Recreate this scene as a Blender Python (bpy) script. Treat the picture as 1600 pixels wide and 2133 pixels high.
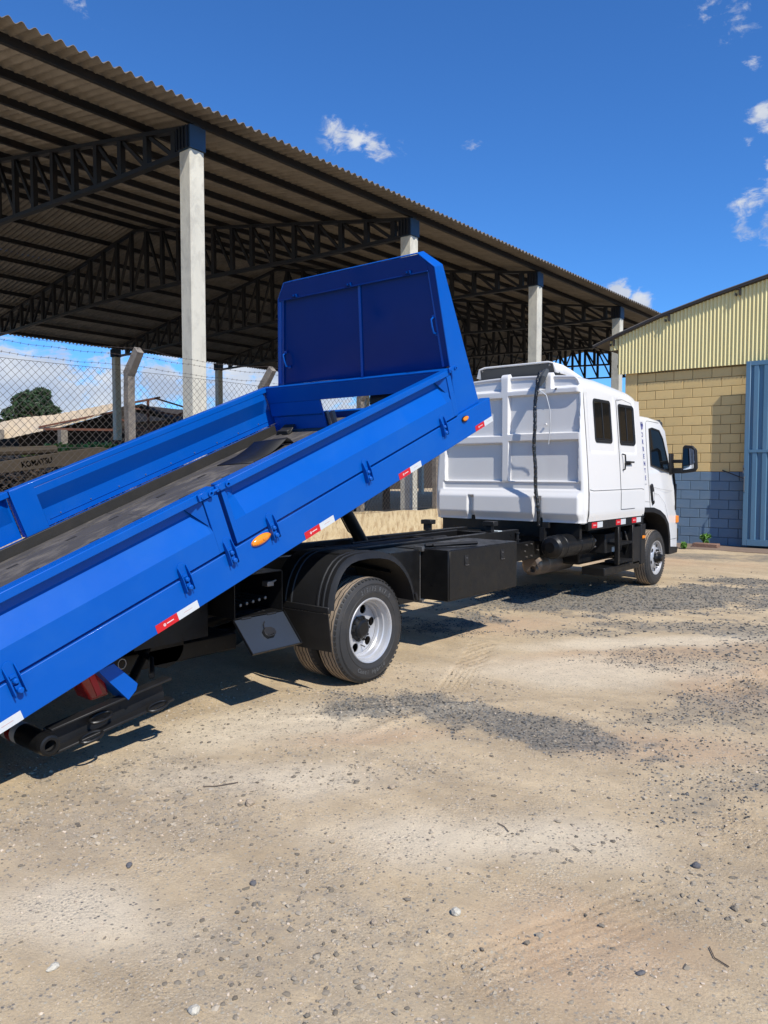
import bpy, bmesh, math, random
import numpy as np
from mathutils import Vector, Matrix
random.seed(7); rng = np.random.default_rng(7)
R = math.radians
for o in list(bpy.data.objects): bpy.data.objects.remove(o, do_unlink=True)
S = bpy.context.scene
COL = S.collection
# ------------------------------------------------------------------ camera
TH = R(39.1); PITCH = math.atan(84/1600)
cam = bpy.data.cameras.new('camera'); camo = bpy.data.objects.new('camera', cam); COL.objects.link(camo)
cam.sensor_fit = 'HORIZONTAL'; cam.sensor_width = 36; cam.lens = 36; cam.clip_start = 0.05; cam.clip_end = 4000
camo.location = (0, 0, 1.58); camo.rotation_euler = (math.pi/2-PITCH, 0, TH)
S.camera = camo
S.render.resolution_x = 768; S.render.resolution_y = 1024
# ------------------------------------------------------------------ world, sun, exposure
SUN_EL, SUN_AZ = R(48), R(71.5)            # azimuth measured from -Y towards +X
sdir = Vector((math.cos(SUN_EL)*math.sin(SUN_AZ), -math.cos(SUN_EL)*math.cos(SUN_AZ), math.sin(SUN_EL)))
W = bpy.data.worlds.new('World'); S.world = W; W.use_nodes = True
wt = W.node_tree; wt.nodes.clear()
class G:
    def __init__(s, t): s.t = t
    def n(s, typ, **kw):
        nd = s.t.nodes.new(typ)
        for k, v in kw.items(): setattr(nd, k, v)
        return nd
    def set(s, sock, v):
        if hasattr(v, 'is_output') or isinstance(v, bpy.types.NodeSocket): s.t.links.new(v, sock)
        else: sock.default_value = v
    def m(s, op, a, b=None, c=None, clamp=False):
        nd = s.n('ShaderNodeMath', operation=op, use_clamp=clamp)
        s.set(nd.inputs[0], a)
        if b is not None: s.set(nd.inputs[1], b)
        if c is not None: s.set(nd.inputs[2], c)
        return nd.outputs[0]
    def mr(s, v, a, b, c=0., d=1., smooth=False):
        nd = s.n('ShaderNodeMapRange'); nd.clamp = True
        if smooth: nd.interpolation_type = 'SMOOTHSTEP'
        s.set(nd.inputs[0], v)
        for i, q in enumerate((a, b, c, d)): nd.inputs[i+1].default_value = q
        return nd.outputs[0]
    def mix(s, f, a, b, mode='MIX'):
        nd = s.n('ShaderNodeMix', data_type='RGBA', blend_type=mode)
        s.set(nd.inputs[0], f)
        for k, v in ((6, a), (7, b)):
            if isinstance(v, (tuple, list)): v = (v[0], v[1], v[2], 1)
            s.set(nd.inputs[k], v)
        return nd.outputs[2]
    def noise(s, vec, scale, detail=4., rough=.55, dist=0.):
        nd = s.n('ShaderNodeTexNoise')
        if vec is not None: s.t.links.new(vec, nd.inputs['Vector'])
        nd.inputs['Scale'].default_value = scale; nd.inputs['Detail'].default_value = detail
        nd.inputs['Roughness'].default_value = rough; nd.inputs['Distortion'].default_value = dist
        return nd.outputs[0]
g = G(wt)
sky = g.n('ShaderNodeTexSky', sky_type='NISHITA'); sky.sun_disc = False
sky.sun_elevation = SUN_EL; sky.sun_rotation = math.atan2(sdir.x, sdir.y)
sky.altitude = 600; sky.air_density = 1.0; sky.dust_density = .05; sky.ozone_density = 2.2
tc = g.n('ShaderNodeTexCoord').outputs['Generated']
sep = g.n('ShaderNodeSeparateXYZ'); wt.links.new(tc, sep.inputs[0])
mp = g.n('ShaderNodeMapping'); wt.links.new(tc, mp.inputs[0]); mp.inputs['Scale'].default_value = (1, 1, 1.7)
n1 = g.noise(mp.outputs[0], 13, 9, .62, .6); n2 = g.noise(mp.outputs[0], 42, 6, .65, .5)
nn = g.m('ADD', g.m('MULTIPLY', g.m('SUBTRACT', n1, .5), 2.0), g.m('MULTIPLY', g.m('SUBTRACT', n2, .5), 1.3))
def ddir(az, el):   # az: degrees left of +Y, el: degrees up
    a, e = R(az), R(el); return (-math.sin(a)*math.cos(e), math.cos(a)*math.cos(e), math.sin(e))
CLOUDS = [  # azimuth, elevation, radius (rad), strength
 (42.4, 23.2, .018, .36), (41.2, 22.9, .018, .42), (39.8, 22.6, .020, .40), (32.4, 22.4, .022, .45), (37.7, 22.6, .012, .3),
 (13.4, 22.3, .022, .75), (12.2, 21.7, .030, .7), (14.2, 20.7, .010, .5), (12.2, 19.3, .024, .85), (12.5, 18.4, .018, .6), (14.3, 15.6, .014, .35), (12.4, 15.4, .022, .4), (14.1, 17.2, .016, .35),
 (22.2, 12.2, .022, 1.2), (21.0, 11.6, .026, 1.1), (23.2, 11.6, .024, .9), (59.8, 29.6, .024, .26), (15.7, 27.5, .024, .22), (14.0, 25.2, .016, .36),
 (65.0, 5.6, .075, .95), (62.0, 5.0, .085, .95), (58.6, 5.6, .075, .9), (67.5, 4.5, .10, .8), (55.0, 6.6, .05, 1.0), (53.3, 6.0, .05, .9), (50.2, 6.2, .07, .95), (47.0, 6.4, .07, .95), (43.0, 5.5, .07, .9), (56.5, 4, .06, .7)]
dens = None
for az, el, rad, st in CLOUDS:
    d = g.n('ShaderNodeVectorMath', operation='DISTANCE'); wt.links.new(tc, d.inputs[0]); d.inputs[1].default_value = ddir(az, el)
    f = g.m('MULTIPLY', g.m('SUBTRACT', 1.0, g.m('DIVIDE', d.outputs['Value'], rad)), st)
    dens = f if dens is None else g.m('MAXIMUM', dens, f)
low = g.mr(sep.outputs[2], .02, .10, .25, -.5)           # a bank of cumulus low over the horizon
dens = g.m('MAXIMUM', dens, low)
cl = g.mr(g.m('ADD', dens, nn), .12, .62, 0, 1, True)
cl = g.m('MULTIPLY', cl, g.mr(dens, -.45, .1))
shade = g.noise(mp.outputs[0], 14, 4, .5)
ccol = g.mix(g.mr(shade, .35, .65), (5.4, 6.2, 7.8), (8.8, 9.1, 9.6))
skt = g.mix(1.0, sky.outputs[0], (.56, 1.20, 1.98), 'MULTIPLY')
fin = g.mix(g.m('MULTIPLY', cl, .93), skt, ccol)
bg = g.n('ShaderNodeBackground'); wt.links.new(fin, bg.inputs[0]); bg.inputs[1].default_value = .082
wo = g.n('ShaderNodeOutputWorld'); wt.links.new(bg.outputs[0], wo.inputs[0])
sl = bpy.data.lights.new('sun', 'SUN'); sl.energy = 5.0; sl.angle = R(.53); sl.color = (1, .955, .88)
so = bpy.data.objects.new('sun', sl); COL.objects.link(so)
so.rotation_euler = sdir.to_track_quat('Z', 'Y').to_euler(); so.location = (6, -4, 12)
S.view_settings.view_transform = 'Standard'; S.view_settings.look = 'None'
S.view_settings.exposure = 0.10; S.view_settings.gamma = 1; S.view_settings.use_curve_mapping = False

# ------------------------------------------------------------------ materials
def mat(name, col, rough=.5, metal=0., col2=None, nscale=3., namt=.5, bump=0., bscale=60., dirt=None, dscale=1.5, damt=.5, coat=0., spec=.5, island=0., stretch=(1, 1, 1), rvar=0.):
    m = bpy.data.materials.new(name); m.use_nodes = True; t = m.node_tree; t.nodes.clear(); q = G(t)
    out = q.n('ShaderNodeOutputMaterial'); b = q.n('ShaderNodeBsdfPrincipled'); t.links.new(b.outputs[0], out.inputs[0])
    tcn = q.n('ShaderNodeTexCoord').outputs['Object']
    mpn = q.n('ShaderNodeMapping'); t.links.new(tcn, mpn.inputs[0]); mpn.inputs['Scale'].default_value = stretch; v = mpn.outputs[0]
    c2 = col2 or tuple(x*.8 for x in col)
    c = q.mix(q.mr(q.noise(v, nscale, 5, .6), .5-.3*namt-.05, .5+.3*namt+.05), c2, col)
    if dirt:
        c = q.mix(q.m('MULTIPLY', q.mr(q.noise(v, dscale, 7, .65, .4), .48, .72), damt), c, dirt)
    if island:
        gi = q.n('ShaderNodeNewGeometry').outputs['Random Per Island']
        oi = q.n('ShaderNodeObjectInfo').outputs['Random']
        rr = q.m('FRACT', q.m('ADD', gi, oi))
        hs = q.n('ShaderNodeHueSaturation'); t.links.new(c, hs.inputs['Color']); q.set(hs.inputs['Value'], q.mr(rr, 0, 1, 1-island, 1+island)); c = hs.outputs[0]
    t.links.new(c, b.inputs['Base Color'])
    if rvar: q.set(b.inputs['Roughness'], q.mr(q.noise(v, nscale*2.3, 5, .6), .3, .7, max(0.02, rough-rvar), min(1, rough+rvar)))
    else: b.inputs['Roughness'].default_value = rough
    b.inputs['Metallic'].default_value = metal
    b.inputs['Coat Weight'].default_value = coat; b.inputs['Coat Roughness'].default_value = .06
    b.inputs['Specular IOR Level'].default_value = spec
    if bump:
        bp = q.n('ShaderNodeBump'); bp.inputs['Strength'].default_value = bump; bp.inputs['Distance'].default_value = .02
        t.links.new(q.noise(v, bscale, 5, .6), bp.inputs['Height']); t.links.new(bp.outputs[0], b.inputs['Normal'])
    return m
M = dict(
 blue=mat('blue_paint', (.0003, .088, .42), .38, 0, (.0003, .078, .375), 1.2, .9, .05, 5, dirt=(.02, .12, .40), dscale=3, damt=.25, coat=.04, rvar=.06, spec=.2),
 blueshade=mat('blue_paint_shaded', (.0002, .034, .20), .10, 0, (.0002, .030, .17), 2.0, .8, .03, 2.5, rvar=.04, spec=.10),  # same blue as the bed, darkened to put the headboard's shade into the colour
 white=mat('white_fibreglass', (.75, .73, .695), .28, 0, (.71, .695, .665), 1.5, .8, .02, 6, coat=.4),
 black=mat('black_chassis_paint', (.006, .006, .0065), .38, 0, (.009, .009, .009), 6, .8, .05, 40, dirt=(.03, .026, .021), dscale=4, damt=.22, rvar=.12, spec=.3),
 blackdull=mat('black_plastic', (.012, .012, .013), .5, 0, (.009, .009, .009), 8, .7, .05, 90, dirt=(.05, .044, .037), dscale=3, damt=.22, spec=.35),
 rubber=mat('tyre_rubber', (.022, .022, .022), .62, 0, (.032, .030, .028), 14, .8, .06, 120, dirt=(.06, .05, .04), dscale=6, damt=.5),
 tread=mat('dusty_tread', (.36, .28, .20), .9, 0, (.26, .20, .145), 9, .8, .15, 60, dirt=(.09, .075, .06), dscale=14, damt=.5),
 groove=mat('tread_groove', (.02, .018, .016), .9),
 silver=mat('silver_wheel_paint', (.52, .52, .53), .38, .4, (.46, .46, .46), 5, .7, .02, 30, dirt=(.35, .3, .25), dscale=5, damt=.25),
 steel=mat('worn_steel', (.35, .33, .31), .42, .8, (.2, .18, .16), 9, .9, .05, 50),
 muff=mat('muffler_steel', (.30, .24, .19), .45, .7, (.2, .15, .11), 6, .9, .06, 30, dirt=(.32, .26, .2), damt=.5),
 floor=mat('worn_steel_floor', (.085, .075, .066), .72, .1, (.05, .046, .043), 2.5, .9, .25, 70, dirt=(.21, .18, .14), dscale=4, damt=.85, stretch=(2.2, .8, .8)),
 skirt=mat('black_angle_iron', (.022, .022, .020), .55, .2, (.04, .036, .03), 6, .9, .1, 50),
 amber=mat('amber_lens', (.95, .27, .005), .2, coat=.5, nscale=40),
 redlens=mat('red_lens', (.35, .006, .006), .15, coat=.6),
 redtape=mat('red_reflective_film', (.62, .012, .02), .35, nscale=200),
 whitetape=mat('white_reflective_film', (.62, .64, .64), .3, 0, (.52, .54, .54), 160, .9),
 whitemark=mat('white_print', (.75, .72, .7), .5), redmark=mat('faded_red_print', (.55, .25, .22), .5), bluetext=mat('navy_lettering', (.02, .03, .25), .5),
 glass=mat('tinted_glass', (.003, .004, .005), .03, 0, (.004, .005, .006), 2, .5, spec=.5),
 mirror=mat('mirror_glass', (.10, .12, .16), .03, 1.0, (.10, .12, .16)), wmirror=mat('bright_mirror_glass', (.8, .8, .8), .05, 1.0, (.8, .8, .8)),
 grey=mat('grey_underside', (.055, .06, .062), .6), flapsky=mat('flap_paint_sky_sheen', (.028, .034, .044), .35, 0, (.022, .027, .035), 3, .8, .03, 20), vinyl=mat('shiny_black_wrap', (.008, .008, .008), .22, 0, None, 20, .5, .8, 35, coat=.5),  # control flap: sky reflection put into the base colour as a slate tint
 seam=mat('dark_seam', (.12, .12, .12), .8), label=mat('pale_sticker', (.5, .55, .56), .5),
 dksteel=mat('dark_blue_roof_steel', (.006, .009, .016), .55, 0, (.004, .005, .009), 1.5, .8, .03, 40, dirt=(.035, .02, .014), dscale=2, damt=.4),
 capblue=mat('blue_post_cap', (.02, .055, .11), .5, 0, (.012, .03, .06), 3, .8),
 concrete=mat('cast_concrete', (.64, .60, .49), .85, 0, (.53, .50, .41), 2.2, .9, .22, 45, dirt=(.30, .28, .24), dscale=5, damt=.55, stretch=(1, 1, .6)),
 oldconc=mat('weathered_post_concrete', (.30, .26, .21), .92, 0, (.17, .145, .12), 6, .9, .5, 40, dirt=(.09, .075, .065), dscale=7, damt=.9),
 plaster=mat('stained_plaster', (.66, .56, .36), .93, 0, (.50, .38, .21), 11, .9, .8, 40, dirt=(.24, .14, .065), dscale=9, damt=.95, stretch=(1, 1, .5)),
 roofsheet=mat('fibre_cement_sheet', (.30, .27, .23), .55, 0, (.11, .095, .08), 1.1, .9, .08, 60, dirt=(.12, .095, .075), dscale=2.6, damt=.7, island=.10),
 wire=mat('galvanised_wire', (.10, .085, .07), .6, .3, (.07, .055, .045), 8, .9), barb=mat('rusty_wire', (.10, .075, .06), .7, .3),
 yclad=mat('cream_yellow_sheet', (.84, .735, .38), .55, 0, (.76, .655, .32), 1.3, .8, .03, 20, dirt=(.5, .36, .17), dscale=1.6, damt=.3, stretch=(1, 1, .3)),
 yblock=mat('ochre_block_paint', (.74, .53, .23), .85, 0, (.67, .47, .20), 4, .9, .35, 55, island=.05, dirt=(.45, .34, .17), dscale=3, damt=.4),
 bblock=mat('slate_blue_block_paint', (.15, .23, .31), .85, 0, (.12, .19, .265), 4, .9, .35, 55, island=.07, dirt=(.2, .22, .23), dscale=3, damt=.4),
 mortary=mat('ochre_joint', (.30, .20, .09), .95, bump=.3), mortarb=mat('blue_joint', (.075, .13, .19), .95, bump=.3),
 gate=mat('blue_gate_paint', (.11, .22, .32), .42, .05, (.085, .18, .27), 2.2, .9, .06, 25, dirt=(.14, .2, .26), dscale=2.2, damt=.5, stretch=(1, 1, .4)),
 trimdk=mat('dark_roof_trim', (.035, .03, .028), .7), rust=mat('rusty_steel', (.22, .08, .045), .8, .2, (.09, .04, .025), 4, .9),
 tinroof=mat('beige_tin_roof', (.56, .44, .29), .75, 0, (.46, .35, .22), 1.2, .9, .1, 20, dirt=(.36, .32, .27), dscale=.9, damt=.6),
 darkwood=mat('dark_timber', (.035, .026, .02), .9, 0, (.02, .015, .012), 3, .9, .3, 20),
 boom=mat('olive_boom_paint', (.055, .038, .020), .75, 0, (.035, .026, .015), 3, .9, .1, 30), ink=mat('black_ink', (.006, .006, .006), .7),
 bark=mat('bark', (.10, .075, .055), .9, bump=.4), leaf=mat('dark_leaf', (.035, .07, .022), .6, 0, (.02, .045, .015), .6, .9, island=.45),
 weed=mat('weed_leaf', (.12, .26, .04), .5, island=.35), scrap=mat('mixed_scrap', (.55, .43, .30), .85, 0, (.09, .06, .04), 2.5, .9, island=.8),
 brick=mat('earthy_brick', (.26, .15, .10), .9, 0, (.18, .10, .07), 9, .9, .4, 50), stonew=mat('white_stone', (.62, .58, .48), .9, 0, (.45, .40, .30), 18, .9, .8, 40),
 stoneg=mat('dark_basalt', (.13, .125, .125), .8, 0, (.08, .08, .085), 25, .9, .5, 60, dirt=(.24, .2, .15), dscale=30, damt=.5),
 stoneb=mat('buff_stone', (.42, .33, .23), .9, 0, (.32, .25, .17), 25, .9, .6, 60), twig=mat('dry_twig', (.12, .09, .065), .9), kerb=mat('dusty_slab', (.24, .17, .12), .95, 0, (.17, .12, .085), 3, .9, .5, 50),
)

# ------------------------------------------------------------------ mesh helpers
ident = lambda p: p
class MB:
    def __init__(s, xf=None): s.v = []; s.f = []; s.mi = []; s.xf = xf or ident; s.cur = 0
    def add(s, vs, fs):
        n = len(s.v); s.v += [tuple(s.xf(p)) for p in vs]; s.f += [tuple(i+n for i in q) for q in fs]; s.mi += [s.cur]*len(fs); return s
    def box(s, x0, x1, y0, y1, z0, z1):
        x0, x1 = min(x0, x1), max(x0, x1); y0, y1 = min(y0, y1), max(y0, y1); z0, z1 = min(z0, z1), max(z0, z1)
        return s.add([(x0,y0,z0),(x1,y0,z0),(x1,y1,z0),(x0,y1,z0),(x0,y0,z1),(x1,y0,z1),(x1,y1,z1),(x0,y1,z1)],
                     [(0,3,2,1),(4,5,6,7),(0,1,5,4),(1,2,6,5),(2,3,7,6),(3,0,4,7)])
    def prism(s, poly, vec):
        n = len(poly); v = Vector(vec)
        return s.add([tuple(p) for p in poly]+[tuple(Vector(p)+v) for p in poly],
                     [tuple(range(n))[::-1], tuple(range(n, 2*n))]+[(i, (i+1) % n, (i+1) % n+n, i+n) for i in range(n)])
    def loft(s, rings, cap0=True, cap1=True, closed=True):
        n = len(rings[0]); vs = [p for r in rings for p in r]; fs = []
        for k in range(len(rings)-1):
            for i in range(n if closed else n-1):
                j = (i+1) % n; fs.append((k*n+i, k*n+j, (k+1)*n+j, (k+1)*n+i))
        if cap0: fs.append(tuple(range(n))[::-1])
        if cap1: fs.append(tuple(range((len(rings)-1)*n, len(rings)*n)))
        return s.add(vs, fs)
    def tube(s, pts, r, n=8, cap=True, closed=False):
        pts = [Vector(p) for p in pts]; rings = []
        up = Vector((0, 0, 1)); N = len(pts); prev = None
        for i, p in enumerate(pts):
            a = pts[(i-1) % N] if (closed or i > 0) else p; b = pts[(i+1) % N] if (closed or i < N-1) else p
            d = (b-a).normalized()
            if prev is None:
                u = d.cross(up if abs(d.z) < .9 else Vector((1, 0, 0))).normalized()
            else: u = (prev-d*prev.dot(d)).normalized()
            prev = u; w = d.cross(u); rr = r[i] if isinstance(r, (list, tuple)) else r
            rings.append([tuple(p+(u*math.cos(2*math.pi*k/n)+w*math.sin(2*math.pi*k/n))*rr) for k in range(n)])
        if closed: rings.append(rings[0]); cap = False
        return s.loft(rings, cap, cap)
    def bar(s, a, b, w, h, up=(0, 0, 1)):
        a = Vector(a); b = Vector(b); d = (b-a).normalized(); up = Vector(up); up = Vector((0, 1, 0)) if abs(d.dot(up.normalized())) > .99 else up; u = d.cross(up).normalized(); k = u.cross(d)
        sec = [(-w/2, -h/2), (w/2, -h/2), (w/2, h/2), (-w/2, h/2)]
        return s.loft([[tuple(p+u*x+k*y) for x, y in sec] for p in (a, b)])
    def lathe(s, c, axis, prof, n=48, mats=None, off=None):
        """prof: (along axis, radius); axis 'x' or 'y'"""
        c = Vector(c); rings = []
        for j, (t, r) in enumerate(prof):
            ring = []
            for k in range(n):
                a = 2*math.pi*k/n; tt = t+(off(j, a) if off else 0)
                ring.append(tuple(c+(Vector((tt, r*math.cos(a), r*math.sin(a))) if axis == 'x' else Vector((-r*math.cos(a), tt, r*math.sin(a))))))
            rings.append(ring)
        for k in range(len(rings)-1):
            if mats: s.cur = mats[k]
            s.loft(rings[k:k+2], False, False)
        s.cur = 0
        return s
    def grid(s, P):   # P[i][j] points
        n = len(P); m = len(P[0])
        return s.add([p for r in P for p in r], [(i*m+j, i*m+j+1, (i+1)*m+j+1, (i+1)*m+j) for i in range(n-1) for j in range(m-1)])
    def mesh(s, name, mats, smooth=False, weld=False):
        me = bpy.data.meshes.new(name); me.from_pydata(s.v, [], s.f)
        for m_ in (mats if isinstance(mats, (list, tuple)) else [mats]): me.materials.append(m_)
        me.polygons.foreach_set('material_index', s.mi)
        bm = bmesh.new(); bm.from_mesh(me)
        if weld: bmesh.ops.remove_doubles(bm, verts=bm.verts, dist=1e-4)
        bmesh.ops.recalc_face_normals(bm, faces=bm.faces); bm.to_mesh(me); bm.free()
        if smooth:
            me.polygons.foreach_set('use_smooth', [True]*len(me.polygons))
            if hasattr(me, 'set_sharp_from_angle'): me.set_sharp_from_angle(angle=R(smooth if smooth is not True else 35))
        return me
    def build(s, name, mats, parent=None, bevel=0, smooth=False, weld=False, seg=2):
        me = s.mesh(name, mats, smooth, weld)
        return link(me, name, parent, bevel, seg)
def link(me, name, parent=None, bevel=0, seg=2):
    o = bpy.data.objects.new(name, me); COL.objects.link(o)
    if parent is not None:
        o.parent = parent; o.matrix_parent_inverse = wmat(parent).inverted()
    if bevel:
        b = o.modifiers.new('bevel', 'BEVEL'); b.width = bevel; b.segments = seg; b.limit_method = 'ANGLE'; b.angle_limit = R(30); b.harden_normals = False
        me.polygons.foreach_set('use_smooth', [True]*len(me.polygons)); me.set_sharp_from_angle(angle=R(17))
    return o
def wmat(o): 
    m = Matrix.LocRotScale(o.location, o.rotation_euler, o.scale)
    if o.parent: m = wmat(o.parent) @ o.matrix_parent_inverse @ m
    return m
def thing(name, label, cat, loc, group=None):
    o = bpy.data.objects.new(name, None); COL.objects.link(o); o.location = loc; o.empty_display_size = .2
    return tag(o, label, cat, group)
def tag(o, label=None, cat=None, group=None, kind=None):
    if label: o['label'] = label
    if cat: o['category'] = cat
    if group: o['group'] = group
    if kind: o['kind'] = kind
    return o
def rebase(o):   # put a single-mesh thing's origin at its base
    me = o.data; n = len(me.vertices); a = np.empty(n*3, 'f'); me.vertices.foreach_get('co', a); a = a.reshape(-1, 3)
    c = np.array([(a[:, 0].min()+a[:, 0].max())/2, (a[:, 1].min()+a[:, 1].max())/2, a[:, 2].min()]); a -= c
    me.vertices.foreach_set('co', a.ravel()); o.location = tuple(c); me.update(); return o
def put(me, name, loc, parent, rot=(0, 0, 0), scale=(1, 1, 1)):
    o = bpy.data.objects.new(name, me); COL.objects.link(o); o.location = loc; o.rotation_euler = rot; o.scale = scale
    if parent is not None: o.parent = parent; o.matrix_parent_inverse = wmat(parent).inverted()
    return o
def plate(outer, holes, th, bev=0.):
    """flat plate with holes in XY, thickness along Z centred; returns (verts, faces)"""
    cu = bpy.data.curves.new('t', 'CURVE'); cu.dimensions = '2D'; cu.fill_mode = 'BOTH'; cu.extrude = th/2
    for poly in [outer]+holes:
        sp = cu.splines.new('POLY'); sp.points.add(len(poly)-1); sp.use_cyclic_u = True
        for i, (x, y) in enumerate(poly): sp.points[i].co = (x, y, 0, 1)
    return _curve_mesh(cu)
def _curve_mesh(cu):
    ob = bpy.data.objects.new('t', cu); COL.objects.link(ob)
    me = bpy.data.meshes.new_from_object(ob.evaluated_get(bpy.context.evaluated_depsgraph_get()))
    vs = [tuple(v.co) for v in me.vertices]; fs = [tuple(p.vertices) for p in me.polygons]
    bpy.data.objects.remove(ob); bpy.data.curves.remove(cu); bpy.data.meshes.remove(me); return vs, fs
def text(txt, size, ext=.001, bold=.0):
    cu = bpy.data.curves.new('t', 'FONT'); cu.body = txt; cu.size = size; cu.extrude = ext; cu.offset = bold
    cu.align_x = 'CENTER'; cu.align_y = 'CENTER'; cu.resolution_u = 3
    return _curve_mesh(cu)
def arc(cx, cy, r, a0, a1, n): return [(cx+r*math.cos(R(a0+(a1-a0)*i/n)), cy+r*math.sin(R(a0+(a1-a0)*i/n))) for i in range(n+1)]
def rrect(x0, x1, y0, y1, r, n=4):
    return arc(x1-r, y1-r, r, 0, 90, n)+arc(x0+r, y1-r, r, 90, 180, n)+arc(x0+r, y0+r, r, 180, 270, n)+arc(x1-r, y0+r, r, 270, 360, n)
def ss(a, b, x): t = np.clip((x-a)/(b-a), 0, 1); return t*t*(3-2*t)
def vnoise(x, y, seed=0):
    xi = np.floor(x).astype(int); yi = np.floor(y).astype(int); xf = x-xi; yf = y-yi
    def h(a, b):
        n = (a*374761393+b*668265263+seed*974711) & 0x7fffffff; n = (n ^ (n >> 13))*1274126177 & 0x7fffffff; return ((n ^ (n >> 16)) & 0xffff)/65535.
    u = xf*xf*(3-2*xf); v = yf*yf*(3-2*yf)
    return (h(xi, yi)*(1-u)+h(xi+1, yi)*u)*(1-v)+(h(xi, yi+1)*(1-u)+h(xi+1, yi+1)*u)*v
def fbm(x, y, sc, oct=4, seed=0):
    s = 0; a = .5; t = 0
    for k in range(oct): s = s+a*vnoise(x*sc+k*17.3, y*sc-k*9.1, seed+k); t += a; a *= .5; sc *= 2.05
    return s/t

# ------------------------------------------------------------------ ground
def ell(x, y, cx, cy, a, b, ang):
    c, s_ = math.cos(R(ang)), math.sin(R(ang)); dx, dy = x-cx, y-cy
    return np.sqrt(((dx*c+dy*s_)/a)**2+((-dx*s_+dy*c)/b)**2)
def gravelmask(x, y):
    w = (fbm(x, y, 1.6, 6, 3)-.5)*2.0+(fbm(x, y, 9, 3, 4)-.5)*.5
    def e(*a): return ss(1.35, .55, ell(x, y, *a)+w)
    m = e(-2.4, 4.2, 1.15, .44, 10); m = np.maximum(m, .9*e(-3.2, 3.85, .5, .22, 55)); m = np.maximum(m, e(-3.2, 9.7, 3.3, 1.3, 60)); m = np.maximum(m, .66*e(-1.6, 5.2, 1.4, .5, 60)); m = np.maximum(m, .5*e(-1.6, 7.2, 1.6, .6, 55)); m = np.maximum(m, .6*e(-3.4, 6.9, 1.0, .25, 40))
    m = np.maximum(m, .75*e(-2.4, 8.0, 1.3, .45, 20)); m = np.maximum(m, .5*e(-.9, 4.4, .9, .3, 75))
    m = np.maximum(m, .8*e(-5.3, 14.2, 3.2, .8, 30))
    return m
def pebblemask(x, y):
    w = (fbm(x, y, 1.8, 4, 9)-.5)*1.2
    def e(*a): return ss(1.2, .6, ell(x, y, *a)+w)
    m = e(-3.3, 1.9, .85, .65, 20); m = np.maximum(m, e(-1.8, 1.75, .65, .55, 40)); m = np.maximum(m, .6*e(-2.6, 3.1, .6, .35, 30)); m = np.maximum(m, .6*e(-.75, 3.0, .5, .25, 30))
    m = np.maximum(m, .5*e(-3.9, 3.1, .8, .3, 60)); m = np.maximum(m, .35*e(-1.6, 3.0, .5, .3, 0))
    return np.maximum(m, .10+.25*ss(.5, .7, fbm(x, y, .9, 3, 21)))
def track(x, y, p, q, width, depth, pitch, zig):
    px, py = p; dx, dy = q[0]-px, q[1]-py; L = math.hypot(dx, dy); dx /= L; dy /= L
    u = (x-px)*dx+(y-py)*dy; v = -(x-px)*dy+(y-py)*dx
    m = ss(-.1, .15, u)*ss(L+.1, L-.15, u)*ss(width/2+.03, width/2-.02, np.abs(v))
    rid = np.cos((v+zig*np.abs(((u/pitch) % 1)-.5)*pitch)*2*math.pi/.042)
    return 1.7*m*(-depth*.4+depth*.5*rid)
def height(x, y):
    h = (fbm(x, y, .35, 3, 1)-.5)*.05+(fbm(x, y, 1.7, 4, 2)-.5)*.028+(fbm(x, y, 8, 4, 5)-.5)*.011
    h = h+gravelmask(x, y)*.006*fbm(x, y, 30, 2, 8)
    h = h+track(x, y, (-3.08, 4.55), (-3.75, 6.1), .22, .012, .05, .6)+track(x, y, (-.98, 4.1), (-.75, 3.3), .24, .007, .06, .8)+track(x, y, (-1.55, 5.7), (-1.3, 6.9), .26, .014, .06, .7)
    h = h+track(x, y, (-1.3, 1.95), (-.9, 2.9), .22, .007, .05, .8)+track(x, y, (-1.1, 1.8), (-2.1, 2.5), .2, .005, .05, .5)
    h = h+.03*np.exp(-((ell(x, y, -3.0, 4.05, .75, .06, 52))**2))+.02*np.exp(-ell(x, y, -2.93, 3.8, .35, .05, 85)**2)   # low ridges of pushed dirt
    flat = ss(0, .5, np.hypot(x+3.7, y-4.36))*ss(0, .5, np.hypot(x+3.85, y-10.69))
    return h*(.25+.75*flat)*ss(40, 14, np.hypot(x, y))
def axis(parts):
    a = [parts[0][0]]
    for lo, hi, st in parts: n = max(1, int(round((hi-lo)/st))); a += list(np.linspace(lo, hi, n+1)[1:])
    return np.array(a)
gx = axis([(-1500, -300, 300), (-300, -60, 40), (-60, -14, 4), (-14, -7.5, .25), (-7.5, -4.2, .05), (-4.2, .4, .017), (.4, 2, .08), (2, 14, .8), (14, 60, 8), (60, 1500, 300)])
gy = axis([(-300, -20, 40), (-20, -1, 1), (-1, .9, .1), (.9, 5.2, .017), (5.2, 9, .035), (9, 17, .09), (17, 30, .6), (30, 80, 6), (80, 400, 40), (400, 2000, 400)])
GX, GY = np.meshgrid(gx, gy, indexing='ij'); GZ = height(GX, GY)
nx, ny = len(gx), len(gy)
me = bpy.data.meshes.new('ground'); nv = nx*ny
me.vertices.add(nv); me.vertices.foreach_set('co', np.stack([GX, GY, GZ], -1).astype('f').ravel())
I, J = np.meshgrid(np.arange(nx-1), np.arange(ny-1), indexing='ij'); b_ = (I*ny+J).ravel()
q_ = np.stack([b_, b_+ny, b_+ny+1, b_+1], -1).astype('i'); nf = len(q_)
me.loops.add(nf*4); me.loops.foreach_set('vertex_index', q_.ravel()); me.polygons.add(nf)
me.polygons.foreach_set('loop_start', np.arange(nf, dtype='i')*4); me.polygons.foreach_set('use_smooth', np.ones(nf, bool)); me.update(); me.validate()
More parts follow.
